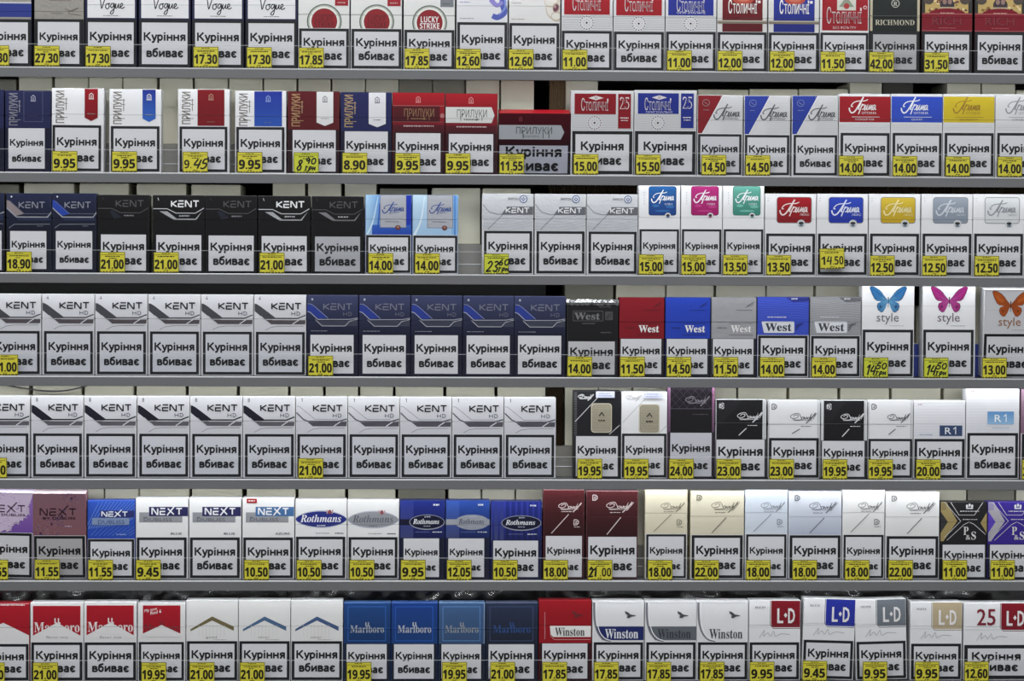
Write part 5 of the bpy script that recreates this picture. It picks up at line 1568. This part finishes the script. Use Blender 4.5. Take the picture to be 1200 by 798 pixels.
P(7, 631.4, 693, 703.5, ('p', 635.4, 688.4, 754), lambda c, W, V: a_bird(c, W, V, 'red', None), 'red pack with a small bird', (635.5, '17.85'), low=(60, 28, 36), side=(160, 30, 42))
for x0, kind, col, t, d in ((694, 'navy', (36, 46, 108), 696, 'white bird pack with a navy band'), (755.6, 'grey', (98, 102, 110), 757.5, 'white bird pack with a grey band'), (816, 'white', None, 820, 'white bird pack without a band')):
    P(7, x0, x0 + 60.8, 704, ('b', x0 + 1.8, x0 + 59.6, 752.5), (lambda kind, col: lambda c, W, V: a_bird(c, W, V, kind, col))(kind, col), d, (t, '17.85'), seam=False)
P(7, 877.6, 938, 703.5, ('b', 878.6, 936.4, 752.5), lambda c, W, V: a_ld(c, W, V, (138, 24, 38), 'RED'), 'white pack with a red corner plate', (878.5, '9.95'))
P(7, 939.4, 1000, 702.5, ('b', 940.6, 998.6, 751), lambda c, W, V: a_ld(c, W, V, (42, 54, 164), 'BLUE'), 'tilted white pack with a blue corner plate', (940, '9.45', '', 1, 1), roll=1.6)
P(7, 1003.6, 1063.6, 703, ('b', 1004.8, 1062.2, 752), lambda c, W, V: a_ld(c, W, V, (110, 116, 124), 'SILVER'), 'tilted white pack with a grey corner plate', (1011, '9.95'), roll=-1.5)
P(7, 1066.6, 1127.4, 705.5, ('b', 1067.8, 1126, 754), lambda c, W, V: a_ld(c, W, V, (186, 170, 140), 'WHITE'), 'white pack with a beige corner plate', (1072, '9.95'))
P(7, 1129, 1206, 706.5, ('b', 1130, 1205, 755.5), lambda c, W, V: a_ld(c, W, V, (140, 24, 40), '', 44, True, True), 'wide white pack with crimson number 25', (1130, '12.60'), wide=.86)

# unique wording: the shelf it stands on is added where the description does not name it
assert len({p['desc'] for p in PACKS}) == len(PACKS)
for p in PACKS:
    d = p['desc']
    p['label'] = d if 'shelf' in d else d + (', ' if ',' not in d else ' ') + ('on the ' + SH[p['row']])
    if p['tag']: p['taglabel'] = 'yellow %s price tag on the %s' % (p['tag'][1], d)

rows = {}
for p in PACKS: rows.setdefault(p['row'], []).append(p)
for row, ps in rows.items():
    lo = None
    for i, p in enumerate(ps):
        yf = YF
        hi = None
        if i + 1 < len(ps):
            nx = ps[i + 1]
            a, b = unproj(p['x1'], p['top'], yf).x, unproj(nx['x0'], p['top'], yf).x
            if b - a < .0008:
                m = (a + b) / 2
                hi, nlo = m - .00025, m + .00025
            else: nlo = None
        build_pack(p, lo, hi)
        if p['tag']: build_tag(p)
        lo = nlo if i + 1 < len(ps) else None

# ------------------------------------------------------------------ goods behind the packs
YC = .052


def carton(row, x0, x1, top, mat, label, name='carton', dep=.09, base_z=None, cat='carton', group=None, back=0.0, detail=True):
    """a board box end-on, standing on the riser behind the packs"""
    y = YC + back
    z0 = SHELF_Z[row] + RISE + .0004 if base_z is None else base_z
    a, b = unproj(x0, top, y), unproj(x1, top, y)
    ceil = SHELF_Z[row - 1] - .0062
    z1 = min((a.z + b.z) / 2, ceil)
    w = b.x - a.x - .0003
    r = tag(empty(name, ((a.x + b.x) / 2, y + dep / 2, z0)), label, cat, group)
    h = z1 - z0
    vs, fs, ns = box_geo(-w / 2, w / 2, -dep / 2, dep / 2, 0, h - .0012 if detail else h, bevel=.0006)
    mesh_obj('carton_body', [(vs, fs, 0)], [mat], r)
    if detail:
        vs, fs, ns = box_geo(-w / 2 + .0003, w / 2 - .0003, -dep / 2 - .0001, dep / 2, h - .0010, h, bevel=.0003)
        mesh_obj('end_flap', [(vs, fs, 0)], [mat], r)
    return r


def corrugated(row, x0, x1, mat, label, back=.0, top=None, floor=None):
    y = YC + back
    z0 = SHELF_Z[row] + RISE + .0004
    z1 = SHELF_Z[row - 1] - .0065
    if top is not None: z1 = min(z1, unproj((x0 + x1) / 2, top, y).z)
    a, b = unproj(x0, 300, y).x, unproj(x1, 300, y).x
    n = max(8, int((b - a) / .0022) * 2)
    V, Fc = [], []
    for i in range(n + 1):
        x = a + (b - a) * i / n - (a + b) / 2
        yy = .0006 * (1 if i % 2 else -1)
        V += [(x, yy, 0), (x, yy, z1 - z0), (x, .006, z1 - z0), (x, .006, 0)]
    for i in range(n):
        o = 4 * i
        for k in range(4): Fc.append([o + k, o + (k + 1) % 4, o + 4 + (k + 1) % 4, o + 4 + k][::-1])
    Fc += [[0, 1, 2, 3][::-1], [4 * n + k for k in range(4)]]
    o = mesh_obj('corrugated_sheet', [(V, Fc, 0)], [mat])
    o.location = ((a + b) / 2, y, z0)
    tag(o, label, 'cardboard sheet')
    return o


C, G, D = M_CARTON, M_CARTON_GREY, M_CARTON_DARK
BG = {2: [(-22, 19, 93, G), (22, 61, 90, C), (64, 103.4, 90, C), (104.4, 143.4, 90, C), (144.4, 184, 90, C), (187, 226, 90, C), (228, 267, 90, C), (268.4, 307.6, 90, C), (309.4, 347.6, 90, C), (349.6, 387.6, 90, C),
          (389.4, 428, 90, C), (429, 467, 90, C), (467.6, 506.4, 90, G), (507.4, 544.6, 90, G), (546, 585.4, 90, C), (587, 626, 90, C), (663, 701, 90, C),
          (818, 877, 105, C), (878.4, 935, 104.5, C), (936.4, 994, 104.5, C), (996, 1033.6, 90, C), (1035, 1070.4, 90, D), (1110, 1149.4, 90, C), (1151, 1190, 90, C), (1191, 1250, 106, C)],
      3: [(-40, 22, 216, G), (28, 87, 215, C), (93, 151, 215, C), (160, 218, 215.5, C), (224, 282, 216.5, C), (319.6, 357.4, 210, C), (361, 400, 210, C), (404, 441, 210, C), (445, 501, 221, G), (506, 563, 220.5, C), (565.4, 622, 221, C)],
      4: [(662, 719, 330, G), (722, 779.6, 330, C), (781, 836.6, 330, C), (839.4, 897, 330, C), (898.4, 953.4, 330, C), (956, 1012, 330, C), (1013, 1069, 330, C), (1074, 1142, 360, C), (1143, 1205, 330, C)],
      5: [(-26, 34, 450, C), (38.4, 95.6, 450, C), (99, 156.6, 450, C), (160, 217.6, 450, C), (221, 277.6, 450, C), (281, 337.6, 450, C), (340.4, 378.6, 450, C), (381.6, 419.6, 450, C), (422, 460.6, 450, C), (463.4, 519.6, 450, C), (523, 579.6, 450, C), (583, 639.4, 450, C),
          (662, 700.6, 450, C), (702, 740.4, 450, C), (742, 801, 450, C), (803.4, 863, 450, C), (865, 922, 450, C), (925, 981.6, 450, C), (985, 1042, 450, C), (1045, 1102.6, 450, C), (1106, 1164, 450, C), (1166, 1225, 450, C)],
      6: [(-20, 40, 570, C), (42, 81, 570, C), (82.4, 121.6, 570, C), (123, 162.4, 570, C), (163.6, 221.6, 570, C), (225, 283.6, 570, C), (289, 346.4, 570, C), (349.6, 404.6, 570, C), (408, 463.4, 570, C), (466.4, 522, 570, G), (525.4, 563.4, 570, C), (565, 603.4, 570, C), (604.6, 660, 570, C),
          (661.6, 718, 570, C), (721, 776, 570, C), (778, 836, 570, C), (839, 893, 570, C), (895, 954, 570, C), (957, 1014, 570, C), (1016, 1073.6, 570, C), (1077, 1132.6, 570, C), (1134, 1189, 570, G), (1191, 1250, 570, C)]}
used = set()
for row, items in BG.items():
    ps = rows[row]
    for k, (x0, x1, top, mat) in enumerate(items):
        m = (x0 + x1) / 2
        cand = sorted(ps, key=lambda p: abs((p['x0'] + p['x1']) / 2 - m))
        colour = {id(C): 'cream', id(G): 'dull grey', id(D): 'dark grey'}[id(mat)]
        w = 'narrow ' if x1 - x0 < 42 else ''
        lab = None
        for p in cand[:2]:
            l = '%s%s carton end behind the %s' % (w, colour, p['desc'])
            if l not in used:
                lab = l
                break
        if lab is None: lab = '%s%s carton end between those behind the %s' % (w, colour, cand[0]['desc'])
        assert lab not in used, lab
        used.add(lab)
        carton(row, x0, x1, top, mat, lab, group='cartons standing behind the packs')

corrugated(2, 643, 661.6, M_CORR, 'brown corrugated card edge behind the squat maroon pack', back=.004)
corrugated(3, 642, 747, M_CORR_DARK, 'brown corrugated sheet behind the untagged button packs', back=.02)
corrugated(3, 893, 1205, M_CORR_DARK, 'dark brown corrugated sheet behind the rounded-rectangle packs', back=.03)
corrugated(5, 640.4, 660.6, M_CORR_DARK, 'dark brown card strip at the gap on the fifth shelf', back=.003)

# blue box lying behind the butterfly packs, on the shelf itself
b0, b1 = unproj(1060, 402, .0375), unproj(1205, 402, .0375)
r = tag(empty('blue_box', ((b0.x + b1.x) / 2, .0385, SHELF_Z[4] + .0003)), 'blue box lying low behind the magenta butterfly pack', 'box')
w = b1.x - b0.x
hb = b0.z - SHELF_Z[4] - .0003
vs, fs, ns = box_geo(-w / 2, w / 2, -.0016, .0016, 0, hb - .001, bevel=.0004)
mesh_obj('box_body', [(vs, fs, 0)], [M_BLUE], r)
vs, fs, ns = box_geo(-w / 2, w / 2, -.0018, .0016, hb - .0008, hb, bevel=.0002)
mesh_obj('box_rim', [(vs, fs, 0)], [M_STEEL_EDGE], r)

# thin cable sagging under the fourth shelf
cu = bpy.data.curves.new('thin_cable', 'CURVE')
cu.dimensions = '3D'
cu.bevel_depth = .0008
sp = cu.splines.new('BEZIER')
pts = [unproj(x, y, .040) for x, y in ((-20, 447), (5, 451), (35, 456), (65, 458.5), (95, 454), (116, 446.2))]
sp.bezier_points.add(len(pts) - 1)
for bp_, q in zip(sp.bezier_points, pts):
    bp_.co = q
    bp_.handle_left_type = bp_.handle_right_type = 'AUTO'
cu.materials.append(M_CABLE)
_o = link('cable_path', cu)
_m = bpy.data.meshes.new_from_object(_o.evaluated_get(bpy.context.evaluated_depsgraph_get()))
bpy.data.objects.remove(_o)
bpy.data.curves.remove(cu)
tag(link('thin_cable', _m), 'thin grey cable sagging under the fourth shelf near its end', 'cable')

# black wrapped stock and crumpled clear film at the back of the bottom shelf, black stock on the fourth
M_BLACKBOX = node_mat('black_board', 0.5, spec=0.3, color=(14, 13, 13), noise=0.3, nscale=30)
carton(4, -30, 640, 330, M_BLACKBOX, 'long black stock box behind the chevron packs, fourth shelf', name='stock_box', cat='box', dep=.06)
carton(7, -30, 1235, 672, M_BLACKBOX, 'long black stock box behind the bottom shelf packs', name='stock_box', cat='box', dep=.06)


def film(row, x0, x1, label, y, zlo, zhi, seed):
    rnd = random.Random(seed)
    a, b = unproj(x0, 690, y).x, unproj(x1, 690, y).x
    nx, nz = int((b - a) / .0022), 16
    waves = [(rnd.uniform(14, 60) * (1 + 2 * (q > 4)), rnd.uniform(-70, 70) * (1 + q * .4), rnd.uniform(0, 6.3), rnd.uniform(.4, 1.0)) for q in range(9)]
    V, Fc = [], []
    for i in range(nx + 1):
        for j in range(nz + 1):
            x, zz = (b - a) * (i / nx - .5), (zhi - zlo) * j / nz
            d = sum(w_[3] * abs(math.sin(w_[0] * x + w_[1] * zz + w_[2])) for w_ in waves) / 9
            d = .5 + 1.9 * (d - .5)
            V.append((x, .004 + .008 * (d - .5), zz))
    for i in range(nx):
        for j in range(nz):
            o = i * (nz + 1) + j
            Fc.append([o, o + nz + 1, o + nz + 2, o + 1])
    o = mesh_obj('crumpled_film', [(V, Fc, 0)], [M_FILM], smooth=True)
    o.location = ((a + b) / 2, y, zlo)
    md = o.modifiers.new('thickness', 'SOLIDIFY'); md.thickness = .0001
    tag(o, label, 'plastic film')


film(7, -25, 630, 'crumpled clear film behind the roof-shape and blue packs', .0455, SHELF_Z[7] + RISE + .0005, SHELF_Z[6] - .007, 4)
film(7, 640, 1225, 'crumpled clear film behind the bird and corner-plate packs', .0455, SHELF_Z[7] + RISE + .0005, SHELF_Z[6] - .007, 9)
